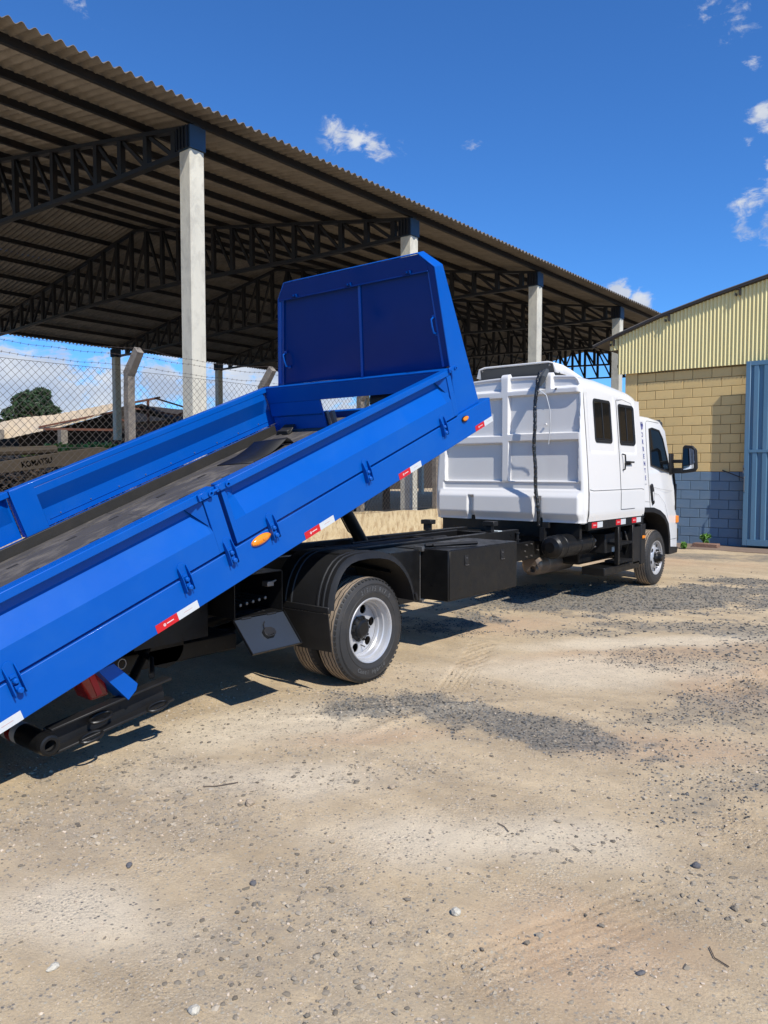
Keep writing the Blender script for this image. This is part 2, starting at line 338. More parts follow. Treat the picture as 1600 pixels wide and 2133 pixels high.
red = np.maximum.reduce([ss(1.2, .3, ell(GX, GY, *a)+(fbm(GX, GY, 1.5, 4, 31)-.5)*1.0) for a in ((-1.35, 4.45, .9, .35, 30), (-1.35, 6.2, 1.2, .6, 60), (-1.05, 2.3, .5, .4, 40), (-4.1, 6.7, 1.2, .5, 60), (-5.5, 13.2, 3, 1.2, 10), (-2.9, 3.4, .5, .2, 50), (-2.3, 6.6, 2.2, .5, 55))])
pale = np.maximum.reduce([ss(1.2, .3, ell(GX, GY, *a)+(fbm(GX, GY, 1.7, 4, 41)-.5)*1.1) for a in ((-2.7, 5.6, 1.4, .5, 40), (-3.6, 3.1, 1.0, .5, 60), (-1.6, 2.9, .8, .3, 40), (-2.5, 1.4, .5, .3, 20), (-2.9, 2.6, .8, .3, 40), (-2.4, 7.2, 1.5, .3, 50))])
for nm, arr in (('gravel', gravelmask(GX, GY)), ('red', red), ('pale', pale), ('pebble', pebblemask(GX, GY))):
    at = me.attributes.new(nm, 'FLOAT', 'POINT'); at.data.foreach_set('value', arr.astype('f').ravel())
gm = bpy.data.materials.new('packed_dirt'); gm.use_nodes = True; t = gm.node_tree; t.nodes.clear(); q = G(t)
out = q.n('ShaderNodeOutputMaterial'); b = q.n('ShaderNodeBsdfPrincipled'); t.links.new(b.outputs[0], out.inputs[0])
ob = q.n('ShaderNodeTexCoord').outputs['Object']
A = lambda nme: q.n('ShaderNodeAttribute', attribute_name=nme).outputs['Fac']
mps = q.n('ShaderNodeMapping'); t.links.new(ob, mps.inputs[0]); mps.inputs['Rotation'].default_value = (0, 0, R(-35)); mps.inputs['Scale'].default_value = (.5, 1.8, 1)
c = q.mix(q.mr(q.noise(mps.outputs[0], 1.3, 8, .62, .3), .32, .68), (.385, .285, .168), (.635, .49, .30))
c = q.mix(q.m('MULTIPLY', q.mr(q.noise(ob, 9, 7, .7), .42, .75), .5), c, (.34, .26, .165))
c = q.mix(q.m('MULTIPLY', A('red'), .5), c, (.50, .32, .19))
c = q.mix(q.m('MULTIPLY', A('pale'), .75), c, (.72, .605, .43))
c = q.mix(q.m('MULTIPLY', q.mr(q.noise(ob, 140, 3, .7), .5, .8), .55), c, (.32, .25, .18))
c = q.mix(q.m('MULTIPLY', q.m('MULTIPLY', A('pebble'), q.mr(q.noise(ob, 11, 6, .75), .38, .62)), .6), c, (.30, .25, .185))
vor = q.n('ShaderNodeTexVoronoi'); t.links.new(ob, vor.inputs['Vector']); vor.inputs['Scale'].default_value = 75
vs2 = q.n('ShaderNodeSeparateColor'); t.links.new(vor.outputs['Color'], vs2.inputs[0])
c = q.mix(q.m('MULTIPLY', q.mr(vs2.outputs[0], .80, .86), q.mr(vor.outputs['Distance'], .55, .3)), c, q.mix(vs2.outputs[1], (.13, .12, .11), (.50, .43, .31)))
warp = q.n('ShaderNodeVectorMath', operation='ADD'); t.links.new(ob, warp.inputs[0]); nz1 = q.n('ShaderNodeTexNoise'); t.links.new(ob, nz1.inputs['Vector']); nz1.inputs['Scale'].default_value = 60; nv1 = q.n('ShaderNodeVectorMath', operation='SCALE'); t.links.new(nz1.outputs['Color'], nv1.inputs[0]); nv1.inputs['Scale'].default_value = .012; t.links.new(nv1.outputs[0], warp.inputs[1])
patchy = q.mr(q.noise(ob, 3.2, 6, .7), .38, .66)
for sc_, lo_, amt in ((150, .72, .8), (290, .62, .7)):
    v2 = q.n('ShaderNodeTexVoronoi'); t.links.new(warp.outputs[0], v2.inputs['Vector']); v2.inputs['Scale'].default_value = sc_; v3 = q.n('ShaderNodeSeparateColor'); t.links.new(v2.outputs['Color'], v3.inputs[0])
    f_ = q.m('MULTIPLY', q.m('MULTIPLY', q.mr(v3.outputs[0], lo_, lo_+.08), q.mr(v2.outputs['Distance'], .6, .35)), q.m('ADD', q.m('MULTIPLY', patchy, amt), .12))
    c = q.mix(f_, c, q.mix(v3.outputs[1], (.17, .145, .115), (.70, .60, .44)))
grv = q.mix(vs2.outputs[2], (.085, .082, .074), (.24, .225, .19))
c = q.mix(q.m('MULTIPLY', q.mr(q.m('ADD', A('gravel'), q.m('MULTIPLY', q.m('SUBTRACT', q.noise(ob, 7, 8, .75), .5), 1.5)), .35, .95), .8), c, grv)
t.links.new(c, b.inputs['Base Color']); b.inputs['Roughness'].default_value = .95; b.inputs['Specular IOR Level'].default_value = .2
hh = q.m('ADD', q.m('ADD', q.m('MULTIPLY', q.noise(mps.outputs[0], 26, 9, .78), .7), q.m('MULTIPLY', q.noise(ob, 120, 5, .75), .45)), q.m('MULTIPLY', q.m('MULTIPLY', vor.outputs['Distance'], -.55), patchy))
bp = q.n('ShaderNodeBump'); bp.inputs['Strength'].default_value = .6; bp.inputs['Distance'].default_value = .016; t.links.new(hh, bp.inputs['Height']); t.links.new(bp.outputs[0], b.inputs['Normal'])
me.materials.append(gm)
go = bpy.data.objects.new('ground', me); COL.objects.link(go); tag(go, 'dusty beige packed dirt yard with grey gravel patches', kind='structure')

# loose stones: one uncountable scatter, real little rocks
ICO = None
bmi = bmesh.new(); bmesh.ops.create_icosphere(bmi, subdivisions=1, radius=1); ICO_V = np.array([v.co[:] for v in bmi.verts]); ICO_F = np.array([[v.index for v in f.verts] for f in bmi.faces]); bmi.free()
def rocks(name, xs, ys, size, material, flat=.55, label=None):
    n = len(xs); sc = size[:, None]*rng.uniform(.6, 1.15, (n, 3))*np.array([1, 1, flat]); jit = 1+rng.uniform(-.38, .38, (n, 12, 1))
    V = ICO_V[None]*jit*sc[:, None, :]; a = rng.uniform(0, 2*math.pi, n); ca, sa = np.cos(a)[:, None], np.sin(a)[:, None]
    X = V[..., 0]*ca-V[..., 1]*sa+xs[:, None]; Y = V[..., 0]*sa+V[..., 1]*ca+ys[:, None]; Z = V[..., 2]+(height(xs, ys)+sc[:, 2]*rng.uniform(-.15, .4, n))[:, None]
    V = np.stack([X, Y, Z], -1).reshape(-1, 3); F = (ICO_F[None]+(np.arange(n)*12)[:, None, None]).reshape(-1, 3)
    me = bpy.data.meshes.new(name); me.from_pydata(V.tolist(), [], F.tolist()); me.materials.append(material)
    o = bpy.data.objects.new(name, me); COL.objects.link(o); tag(o, label, kind='stuff'); return o
def scatter(n, mask, box, thin=1.):
    xs = rng.uniform(box[0], box[1], n); ys = rng.uniform(box[2], box[3], n); k = rng.uniform(0, 1, n) < mask(xs, ys)*thin; return xs[k], ys[k]
gravm = mat('loose_gravel', (.155, .15, .135), .9, 0, (.085, .083, .077), 40, .9, island=.6, spec=.2)
xs, ys = scatter(42000, lambda x, y: gravelmask(x, y)**1.3, (-5, .2, 3.3, 6.8)); rocks('gravel', xs, ys, rng.uniform(.003, .010, len(xs)), gravm, .7, 'dark grey crushed gravel strewn in patches over the dirt')
xs, ys = scatter(26000, lambda x, y: gravelmask(x, y)**1.3, (-7, .6, 6.8, 13)); rocks('gravel', xs, ys, rng.uniform(.007, .017, len(xs)), gravm, .6, 'dark grey gravel spread beside the cab of the truck')
xs, ys = scatter(50000, pebblemask, (-4.6, .4, .9, 5)); sz = .0017+.0085*rng.uniform(0, 1, len(xs))**5.5
pebm = mat('mixed_pebbles', (.20, .18, .15), .9, 0, (.37, .30, .205), 9, .9, island=.5, spec=.2)
rocks('gravel', xs, ys, sz*1.5, pebm, .55, 'mixed small pebbles lying over the near dirt')
palm = mat('pale_grit', (.50, .41, .30), .9, 0, (.34, .27, .2), 9, .9, island=.4)
xs, ys = scatter(30000, lambda x, y: .3+.4*pebblemask(x, y), (-4.6, .4, .9, 5)); rocks('gravel', xs, ys, .0015+.007*rng.uniform(0, 1, len(xs))**4, palm, .6, 'pale grit and crumbs of dry earth')

# ------------------------------------------------------------------ open-sided shed with a gabled fibre-cement roof
SX = -10.76; SPAN = 21.7; HALF = SPAN/2; SL = .170
shed = thing('open_shed', 'long open-sided shed with corrugated grey roof on concrete pillars', 'shed', (SX-HALF, 26, 0))
CYS = [2.15, 8.15, 14.15, 20.15, 26.15, 32.15, 38.15, 44.15]
def column_mesh(h=6.9):
    m = MB(); m.box(-.15, .15, -.145, .145, -.1, h); return m.mesh('column', M['concrete'])
cmesh = column_mesh()
caps = MB(); caps.box(-.16, .17, -.16, .16, 6.9, 7.27)
capm = caps.mesh('post_cap', M['capblue'])
ribm = MB()
for k in range(4): ribm.box(-.16+k*.085, -.135+k*.085, -.20, -.161, 6.91, 7.26)
ribm.box(-.17, .14, -.175, -.162, 6.91, 7.26); ribme = ribm.mesh('cap_rib', M['dksteel'])
for y in CYS[1:]:
    for x in (SX, SX-SPAN):
        c = put(cmesh, 'column', (x, y, 0), shed)
        mb = c.modifiers.new('bevel', 'BEVEL'); mb.width = .018; mb.segments = 1
        k = put(capm, 'post_cap', (x, y, 0), shed); put(ribme, 'cap_rib', (x, y, 0), k)
def zc(u): return 7.30+SL*(u if u <= HALF else SPAN-u)            # top chord height over the eave-to-eave distance u
def zb(u): u2 = u if u <= HALF else SPAN-u; return 6.93+.30*ss(0, HALF, u2)*1.0 if u2 > .4 else 6.93
# one truss, its web members single parts, copied along the shed
def tr_part(name, a, b, w, h):
    m = MB(); m.bar(a, b, w, h); return m.mesh(name, M['dksteel'])
trs = []
ch = MB()
P_t = [(-u, 0, zc(u)) for u in (0, HALF)]
for a, b in (((.15, 0, zc(0)-.025), (-HALF, 0, zc(HALF))), ((-HALF, 0, zc(HALF)), (-SPAN-.15, 0, zc(0)-.025))): ch.bar(a, b, .12, .07)
seg = [0, 2.7, 5.4, 8.1, HALF, SPAN-8.1, SPAN-5.4, SPAN-2.7, SPAN]
for a, b in zip(seg[:-1], seg[1:]): ch.bar((-a, 0, float(zb(a))), (-b, 0, float(zb(b))), .12, .08)
chm = ch.mesh('chord', M['dksteel'])
webs = []
us = [.45+.815*k for k in range(int((SPAN-.9)/.815)+1)]
for i, u in enumerate(us):
    webs.append(tr_part('web_post', (-u, 0, float(zb(u))), (-u, 0, float(zc(u))), .12, .10))
    if i:
        p = us[i-1]
        if u <= HALF: webs.append(tr_part('web_brace', (-u, .02, float(zc(u))), (-p, .02, float(zb(p))), .07, .07))
        else: webs.append(tr_part('web_brace', (-p, .02, float(zc(p))), (-u, .02, float(zb(u))), .07, .07))
for y in CYS[1:]:
    o = put(chm, 'roof_truss', (SX, y, 0), shed)
    for w in webs: put(w, w.name.split('.')[0], (SX, y, 0), o)
Y0, Y1 = .6, 46.6
pur = MB(); pur.box(-.035, .035, Y0+.1, Y1-.1, 0, .13); purm = pur.mesh('purlin', M['dksteel'])
for k in range(9):
    u = -.08+k*(HALF+.0)/8.0
    for sgn in (0, 1):
        if sgn and k == 8: continue
        uu = u if not sgn else SPAN-u
        put(purm, 'purlin', (SX-uu, 0, (7.335+SL*min(u, SPAN-u))), shed)
# corrugated sheets: real waves, overlapping rows
def sheet_mesh(width, length, pitch=.177, amp=.031, th=.006):
    m = MB(); n = int(round(width/pitch*8)); top = []; bot = []
    for i in range(n+1):
        yy = width*i/n; z = amp*math.cos(2*math.pi*yy/pitch); top.append((yy, z+th)); bot.append((yy, z))
    ring = top+bot[::-1]
    m.loft([[(0, y, z) for y, z in ring], [(-length, y, z) for y, z in ring]], False, False)
    k = len(ring); 
    for e in (0, k): m.f += [(e+i, e+i+1, e+k-2-i, e+k-1-i) for i in range(n)]; m.mi += [0]*n
    return m.mesh('roof_sheet', M['roofsheet'], smooth=50)
sm = sheet_mesh(.177*6, 3.95)
ang = math.atan(SL)
for side in (0, 1):
    for r_ in range(3):
        u0 = -.62+r_*3.83
        for k in range(int((Y1-Y0)/(.177*6))+1):
            y = Y0+k*.177*6; dz = .012*r_+random.uniform(-.004, .004)
            if side == 0: put(sm, 'roof_sheet', (SX-u0, y, 7.492+SL*u0+dz), shed, (0, ang+random.uniform(-.001, .001), 0))
            else: put(sm, 'roof_sheet', (SX-SPAN+u0, y+.177*6, 7.492+SL*u0+dz), shed, (0, ang, math.pi))
rid = MB()
for k in range(26): rid.cur = 0; rid.prism([(-.25, Y0+k*1.77, -.03), (0, Y0+k*1.77, .05), (.25, Y0+k*1.77, -.03), (0, Y0+k*1.77, .03)], (0, 1.76, 0))
rid.xf = ident; ridm = rid.mesh('ridge_cap', M['roofsheet']); put(ridm, 'ridge_cap', (SX-HALF, 0, 7.54+SL*HALF), shed)

# ------------------------------------------------------------------ boundary wall and chain-link fence
wl = MB()
n = 90; pr = [(-.09, -.2), (.09, -.2)]
ringsz = []
for i in range(n+1):
    y = -3+24.5*i/n; h = .79+.02*math.sin(y*1.3)+.012*math.sin(y*5.1)
    ringsz.append([(-9.83, y, -.2), (-9.63, y, -.2), (-9.63, y, h), (-9.83, y, h-.01)])
wl.loft(ringsz); w_ = wl.build('boundary_wall', M['plaster']); rebase(w_); tag(w_, 'low stained cream plaster wall under the chain-link fence', 'wall')
fence = thing('chain_link_fence', 'chain-link fence with leaning concrete post tops and barbed wire', 'fence', (-9.7, 8, .78))
PY = [-1.4+2.53*k for k in range(0, 9)]; PY = [6.22+2.5*(k-3) for k in range(0, 9)]
for i, y in enumerate(PY):
    m = MB(); a = .055
    def sec(x, z, s_=1., t_=0): return [(x-a*s_, y-a, z-t_), (x+a*s_, y-a, z+t_), (x+a*s_, y+a, z+t_), (x-a*s_, y+a, z-t_)]
    zs = [.70, 1.2, 1.7, 2.1, 2.35, 2.6, 2.92]
    rg = [sec(-9.7+random.uniform(-.006, .006), z, random.uniform(.9, 1.05)) for z in zs]
    rg += [[(-9.7-.06, y-a, 2.99), (-9.7+.055, y-a, 2.92), (-9.7+.055, y+a, 2.92), (-9.7-.06, y+a, 2.99)],
           [(-9.7+.21, y-a*.9, 3.31), (-9.7+.30, y-a*.9, 3.23), (-9.7+.30, y+a*.9, 3.23), (-9.7+.21, y+a*.9, 3.31)]]
    m.loft(rg); m.build('fence_post', M['oldconc'], fence, bevel=.012, seg=1)
fy0, fy1, fz0, fz1 = -1.5, 21.0, .80, 2.985
wm = MB()
def seg_clip(y, sgn):
    ya, yb = y, y+sgn*(fz1-fz0); za, zb_ = fz0, fz1
    if min(ya, yb) < fy0 or max(ya, yb) > fy1: return
    K = 6; pts = []
    for k in range(K+1):
        f = k/K; yy = ya+(yb-ya)*f; zz = za+(zb_-za)*f+.008*math.sin(yy*1.1)
        pts.append((-9.61+.012*math.sin(yy*2.3+zz*3), yy+.006*math.sin(zz*7+y*3), zz))
    wm.tube(pts, .0029, 3, False)
k = fy0
while k < fy1: seg_clip(k, 1); seg_clip(k, -1); k += .102
for z in (fz1, 1.9, fz0+.01): wm.tube([(-9.61+.01*math.sin(y*2.3), y, z+.01*math.sin(y*1.1)) for y in np.linspace(fy0, fy1, 60)], .0028, 4, False)
o = wm.build('wire_mesh', M['wire'], fence); tag(o, kind='stuff')
for j, (x, z) in enumerate(((-9.52, 3.20), (-9.60, 3.07), (-9.44, 3.30))):
    m = MB(); pts = []
    for i in range(121):
        y = fy0+(fy1-fy0)*i/120; f = ((y-PY[0]) % 2.5)/2.5; pts.append((x+.01*math.sin(y*2), y, z-.035*4*f*(1-f)*(1 if j != 2 else 2.2)+.006*math.sin(y*9)))
    m.tube(pts, .0022, 4, False)
    for i in range(0, 121*2):
        y = fy0+.1*i
        if y > fy1: break
        f = ((y-PY[0]) % 2.5)/2.5; zz = z-.035*4*f*(1-f)*(1 if j != 2 else 2.2)+.006*math.sin(y*9); xx = x+.01*math.sin(y*2)
        m.tube([(xx-.012, y-.004, zz-.014), (xx+.012, y+.004, zz+.014)], .0018, 3); m.tube([(xx+.012, y-.006, zz-.014), (xx-.012, y+.002, zz+.014)], .0018, 3)
    m.build('barbed_wire', M['barb'], fence)

# ------------------------------------------------------------------ yellow and blue warehouse
WY = 17.20
ware = thing('warehouse', 'warehouse of ochre and blue painted blocks with yellow corrugated gable', 'warehouse', (-3, WY, 0))
m = MB(); m.box(-6.87, 3.6, WY+.018, WY+.2, -.2, 1.58); m.build('blue_wall_backing', M['mortarb'], ware)
m = MB(); m.box(-6.87, 3.6, WY+.018, WY+.2, 1.581, 3.95); m.box(-6.88, -6.68, WY+.2, WY+14, 0, 4.3); m.build('ochre_wall_backing', M['mortary'], ware)
def blockmesh(w, mt):
    bm = bmesh.new(); bmesh.ops.create_cube(bm, size=1)
    for v in bm.verts: v.co.x *= w; v.co.y = v.co.y*.026; v.co.z *= .190
    bmesh.ops.bevel(bm, geom=[e for e in bm.edges if (e.verts[0].co.y < 0 and e.verts[1].co.y < 0)], offset=.005, segments=1, affect='EDGES')
    me = bpy.data.meshes.new('concrete_block'); bm.to_mesh(me); bm.free(); me.materials.append(mt); return me
bm_ = {(w, c): blockmesh(w-.010, M[c]) for w in (.4, .2) for c in ('yblock', 'bblock')}
for kk in range(-8, 11):
    z = 1.58+.2*kk+.1; c = 'bblock' if kk < 0 else 'yblock'
    if z > 3.86: continue
    x = -6.58
    if kk % 2: lst = [.2]+[.4]*6
    else: lst = [.4]*6
    for w in lst:
        if x+w > -3.9: break
        put(bm_[(w, c)], 'concrete_block', (x+w/2, WY+.013+random.uniform(-.002, .002), z), ware); x += w
for c, z0, z1 in (('bblock', -.05, 1.58), ('yblock', 1.585, 3.9)):
    m = MB(); m.box(-6.87, -6.592, WY-.003, WY+.03, z0, z1); m.build('corner_pilaster', M[c], ware, bevel=.004, seg=1)
RP = [(-7.60, 4.47), (-7.0, 4.69), (-6.05, 5.00), (-5.0, 5.27), (-3.9, 5.52), (-1.5, 6.05), (.6, 6.5), (3.6, 5.75)]
def rz(x):
    for (a, za), (b, zb2) in zip(RP[:-1], RP[1:]):
        if x <= b: return za+(zb2-za)*(x-a)/(b-a)
    return RP[-1][1]
def corr(name, x0, x1, zlo, ztop, y, pitch, amp, mt, parent):
    m = MB(); n = int((x1-x0)/pitch*8); rg = [[], []]
    prof = [0, .15, .5, .85, 1, .85, .5, .15]
    for i in range(n+1):
        xx = x0+(x1-x0)*i/n; yy = y-amp*prof[i % 8]
        rg[0].append((xx, yy, zlo)); rg[1].append((xx, yy, ztop(xx)))
    m.grid(rg); o = m.build(name, mt, parent)
    md = o.modifiers.new('solid', 'SOLIDIFY'); md.thickness = .003; return o
x = -7.03
while x < 3:
    corr('cladding_sheet', x, x+.0762*12, 3.80+random.uniform(-.004, .004), lambda q_: rz(q_)-.04, WY-.046-random.uniform(0, .002), .0762, .034, M['yclad'], ware); x += .0762*12
corr('cladding_sheet', -7.23, -7.03, 4.36, lambda q_: rz(q_)-.04, WY-.044, .0762, .034, M['yclad'], ware)
m = MB(); m.box(-7.05, 3.5, WY-.048, WY+.01, 3.95, 4.02); m.box(-7.2, 3.5, WY-.045, WY+.01, 4.40, 4.45); m.build('cladding_rail', M['trimdk'], ware)
for (a, za), (b, zb2) in zip(RP[:-1], RP[1:]):
    m = MB(); m.prism([(a, WY-.165, za-.03), (b, WY-.165, zb2-.03), (b, WY-.165, zb2+.018), (a, WY-.165, za+.018)], (0, .03, 0)); m.build('verge_trim', M['trimdk'], ware)
    m = MB(); m.prism([(a, WY-.17, za+.020), (b, WY-.17, zb2+.020), (b, WY-.17, zb2+.036), (a, WY-.17, za+.036)], (0, 14, 0)); m.build('roof_sheet', M['roofsheet'], ware)
for x in (-7.15, -5.9, -4.46, -3.0, -1.6):
    m = MB(); z = rz(x)-.04
    m.box(x-.05, x+.05, WY-.16, WY-.075, z-.02, z); m.box(x+.03, x+.05, WY-.16, WY-.075, z-.14, z-.02); m.box(x-.05, x-.03, WY-.16, WY-.075, z-.14, z-.09)
    m.build('purlin_end', M['trimdk'], ware)
gate = MB(); GY0 = 16.97
def gbox(*a, name='gate_frame', mt='gate', bev=.004):
    m = MB(); m.box(*a); return m.build(name, M[mt], GT, bevel=bev, seg=1)
m = MB(); m.box(-4.24, -1.6, GY0+.035, GY0+.045, .06, 3.83); GT = m.build('blue_gate', M['gate'], ware)
gbox(-4.24, -4.15, GY0-.01, GY0+.05, .06, 3.83); gbox(-4.15, -1.6, GY0-.01, GY0+.05, 3.74, 3.83); gbox(-4.15, -1.6, GY0-.01, GY0+.05, .06, .19); gbox(-4.15, -1.6, GY0-.012, GY0+.03, 1.97, 2.03, name='gate_rail')
for z0, z1 in ((.19, 1.97), (2.03, 3.74)):
    x = -4.13
    while x < -1.7:
        m = MB(); m.prism([(x+.03, GY0+.034, z0), (x+.045, GY0-.004, z0), (x+.125, GY0-.004, z0), (x+.14, GY0+.034, z0)], (0, 0, z1-z0)); m.build('gate_rib', M['gate'], GT); x += .187
m = MB(); m.box(-4.255, -4.235, GY0-.03, GY0-.011, 1.55, 1.72); m.box(-4.25, -4.22, GY0-.03, GY0-.011, 1.62, 1.66); m.build('gate_lock', M['steel'], GT)
m = MB(); m.tube([(-4.215, GY0-.012, 1.48), (-4.215, GY0-.06, 1.46), (-4.215, GY0-.065, 1.3), (-4.215, GY0-.06, 1.18), (-4.215, GY0-.012, 1.16)], .009, 6); m.build('gate_handle', M['steel'], GT)
m = MB(); m.tube([(-4.72, WY-.01, 1.61), (-4.235, GY0-.015, 1.44)], .011, 6); m.build('hook_rod', M['trimdk'], GT)
m = MB(); m.box(-6.5, 4, WY-1.15, WY+.02, -.1, .012); o = m.build('concrete_apron', M['kerb'], ware)
# shadowed interior so the warehouse is a closed building
m = MB(); m.box(-6.9, 3.6, WY+13.8, WY+14, 0, 4.6); m.build('rear_wall', M['ochre_joint'] if 'ochre_joint' in M else M['mortary'], ware)

# ------------------------------------------------------------------ far background
old = thing('derelict_shed', 'derelict barn with sagging beige tin roof and rusty roof frame', 'barn', (-37, 22, 0))
up = [(-44.0, 16.2, 3.7), (-42.5, 18.5, 4.0), (-41.2, 19.8, 4.45), (-39.9, 21.0, 4.62), (-38.5, 22.1, 4.95), (-36.9, 23.2, 5.30)]
lo = [(-41.5, 17.0, 2.75), (-40.6, 18.4, 3.17), (-39.5, 19.6, 3.58), (-38.8, 20.3, 3.78), (-37.3, 21.5, 4.30), (-36.1, 22.5, 4.95)]
m = MB(); K = 18
P = []
for i in range(len(up)-1):
    for f in np.linspace(0, 1, K, endpoint=False): 
        a = Vector(lo[i]).lerp(Vector(lo[i+1]), f); b = Vector(up[i]).lerp(Vector(up[i+1]), f); s_ = .018*math.cos(len(P)*1.57)
        P.append([tuple(a+Vector((0, 0, s_))), tuple(a.lerp(b, .5)+Vector((0, 0, s_+.06))), tuple(b+Vector((0, 0, s_)))])
m.grid(P); o = m.build('tin_roof', M['tinroof'], old); md = o.modifiers.new('s', 'SOLIDIFY'); md.thickness = .02
m = MB(); m.prism([(-36.1, 22.5, 4.88), (-35.2, 23.3, 5.12), (-33.6, 24.5, 4.0), (-33.4, 24.7, 3.9), (-34.2, 27, 3.9), (-37, 28, 5.2)], (-.05, -.05, -.08)); m.build('dark_roof', M['darkwood'], old)
m = MB()
for (a, b) in zip(lo[:-1], lo[1:]): m.prism([(a[0]-.9, a[1]+1.0, 0), (b[0]-.9, b[1]+1.0, 0), (b[0]-.9, b[1]+1.0, b[2]+.2), (a[0]-.9, a[1]+1.0, a[2]+.2)], (-.08, .08, 0))
m.build('interior_shade_wall', M['darkwood'], old); m = MB(); m.box(-46, -33, 30.5, 30.7, 0, 3.9); m.box(-47, -46.8, 14, 30.7, 0, 3.0); m.prism([(-46, 22, 0), (-33, 30, 0), (-33, 30, 3.9), (-46, 22, 3.2)], (-.1, .15, 0)); m.build('interior_shade_back', M['darkwood'], old)  # dark walls added to stand in for the shade under the tin roof
for a, b, r_ in (((-39.1, 20.0, 3.80), (-34.0, 24.4, 3.72), .07), ((-36.4, 22.4, 4.70), (-39.4, 19.9, 3.9), .05), ((-35.1, 23.6, 5.35), (-35.1, 23.6, 3.7), .06), ((-36.0, 22.8, 5.1), (-34.6, 24.0, 5.46), .06), ((-35.2, 23.5, 3.75), (-33.6, 24.9, 4.75), .05), ((-35.6, 23.0, 4.9), (-33.0, 25.4, 4.35), .045), ((-34.7, 23.8, 5.4), (-32.6, 25.9, 4.5), .05), ((-33.2, 25.2, 4.9), (-33.2, 25.2, 3.5), .05), ((-36.3, 22.5, 4.4), (-34.9, 23.7, 3.7), .04)):
    m = MB(); m.bar(a, b, r_*1.7, r_*1.7); m.build('roof_bar', M['rust'], old)
for x, y in ((-38.3, 20.6), (-35.1, 23.6), (-40.6, 18.4)):
    m = MB(); m.box(x-.18, x+.18, y-.18, y+.18, -.1, 3.75); m.build('post', M['oldconc'], old)
barn = thing('dark_barn', 'long low dark barn far behind the open shed', 'barn', (-46, 44, 0))
m = MB(); m.box(-50, -43, 31, 74, 0, 5.0); m.build('wall', M['darkwood'], barn)
m = MB(); m.prism([(-42.6, 30.6, 5.0), (-46.5, 30.6, 6.0), (-50.4, 30.6, 5.0)], (0, 44, 0)); m.build('roof', M['trimdk'], barn)

def leaf_cluster(cx, cy, cz, rx, ry, rz_, n, size, lumps=9, seed=0):
    r = np.random.default_rng(seed); L = r.normal(0, 1, (lumps, 3)); L /= np.linalg.norm(L, axis=1)[:, None]; L = L*r.uniform(.35, .8, (lumps, 1))
    who = r.integers(0, lumps, n); d = r.normal(0, 1, (n, 3)); d /= np.linalg.norm(d, axis=1)[:, None]
    p = L[who]+d*(r.uniform(.5, 1, (n, 1))**.6)*r.uniform(.20, .38, (lumps, 1))[who]
    p = p*np.array([rx, ry, rz_])+np.array([cx, cy, cz]); a = r.normal(0, 1, (n, 3)); a /= np.linalg.norm(a, axis=1)[:, None]; b = np.cross(a, r.normal(0, 1, (n, 3))); b /= np.linalg.norm(b, axis=1)[:, None]
    s_ = size*r.uniform(.6, 1.4, (n, 1)); V = np.stack([p-a*s_, p-b*s_*.5, p+a*s_, p+b*s_*.5], 1).reshape(-1, 3)
    F = (np.arange(n)*4)[:, None]+np.arange(4)[None]; return V, F, L*np.array([rx, ry, rz_])+np.array([cx, cy, cz])
def tree(x, y, h, rx, rzz, label, seed, n=5000, sz=.16):
    T = thing('tree', label, 'tree', (x, y, 0)); V, F, L = leaf_cluster(x, y, h-rzz, rx, rx, rzz, n, sz, 13, seed)
    me = bpy.data.meshes.new('crown'); me.from_pydata(V.tolist(), [], F.tolist()); me.materials.append(M['leaf']); link(me, 'crown', T)
    m = MB(); m.tube([(x, y, -.1), (x+.1, y, (h-rzz)*.5), (x, y, h-rzz*1.2)], [.28, .22, .16], 8)
    for l in L[:8]: m.tube([(x, y, h-rzz*1.6), tuple((np.array([x, y, h-rzz*1.3])+l)/2+np.array([0, 0, .1])), tuple(l)], [.12, .08, .03], 5)
    m.build('trunk', M['bark'], T, smooth=True)
tree(-59.0, 29.6, 8.2, 2.7, 1.9, 'broad dark green tree rising above the beige tin roof', 3, 9000, .17)
tree(-62.2, 26.5, 7.3, 2.6, 2.2, 'dark tree beyond the low end of the tin roof', 5, 8000, .17)
tree(-60.8, 28.6, 5.9, 1.4, 1.5, 'smaller dark tree between the two larger crowns', 8, 3500, .15)
tree(-50.9, 36.6, 6.3, 1.3, 1.2, 'small bushy tree behind the rusty roof frame', 11, 3500, .13)
# dismantled excavator boom and scrap behind the fence
bo = MB(); th = .34
topl = [(4.6, 1.50), (6.57, 1.76), (7.6, 1.94), (8.6, 2.09), (9.6, 1.9), (10.9, .3)]; botl = [(4.6, 1.35), (6.57, 1.545), (7.53, 1.66), (8.6, 1.76), (9.3, 1.5), (10.5, .1)]
poly = [(-14.5, y, z) for y, z in topl]+[(-14.5, y, z) for y, z in botl[::-1]]
bo.prism(poly, (-th, 0, 0)); bo.box(-14.75, -14.6, 4.7, 5.0, -.05, 1.4); boom = bo.build('excavator_boom', M['boom'], bevel=.01, seg=1); tag(boom, 'weathered olive excavator boom with black lettering behind the fence', 'boom')
vs, fs = text('KOMATSU', .155, .002, .004); m = MB(); ca, sa = math.cos(.17), math.sin(.17)
m.xf = lambda p: (-14.494, 7.27+p[0]*ca*.85-p[1]*sa, 1.755+p[0]*sa*.85+p[1]*ca); m.add([(p[0], p[1], p[2]) for p in vs], fs); m.build('lettering', M['ink'], boom)
m = MB(); m.tube([(-14.6, 4.6, 1.93), (-14.6, 6.3, 1.93)], .05, 10); m.tube([(-14.6, 6.3, 1.93), (-14.6, 7.7, 2.02)], .085, 10); m.build('hydraulic_cylinder', M['boom'], boom, smooth=True)
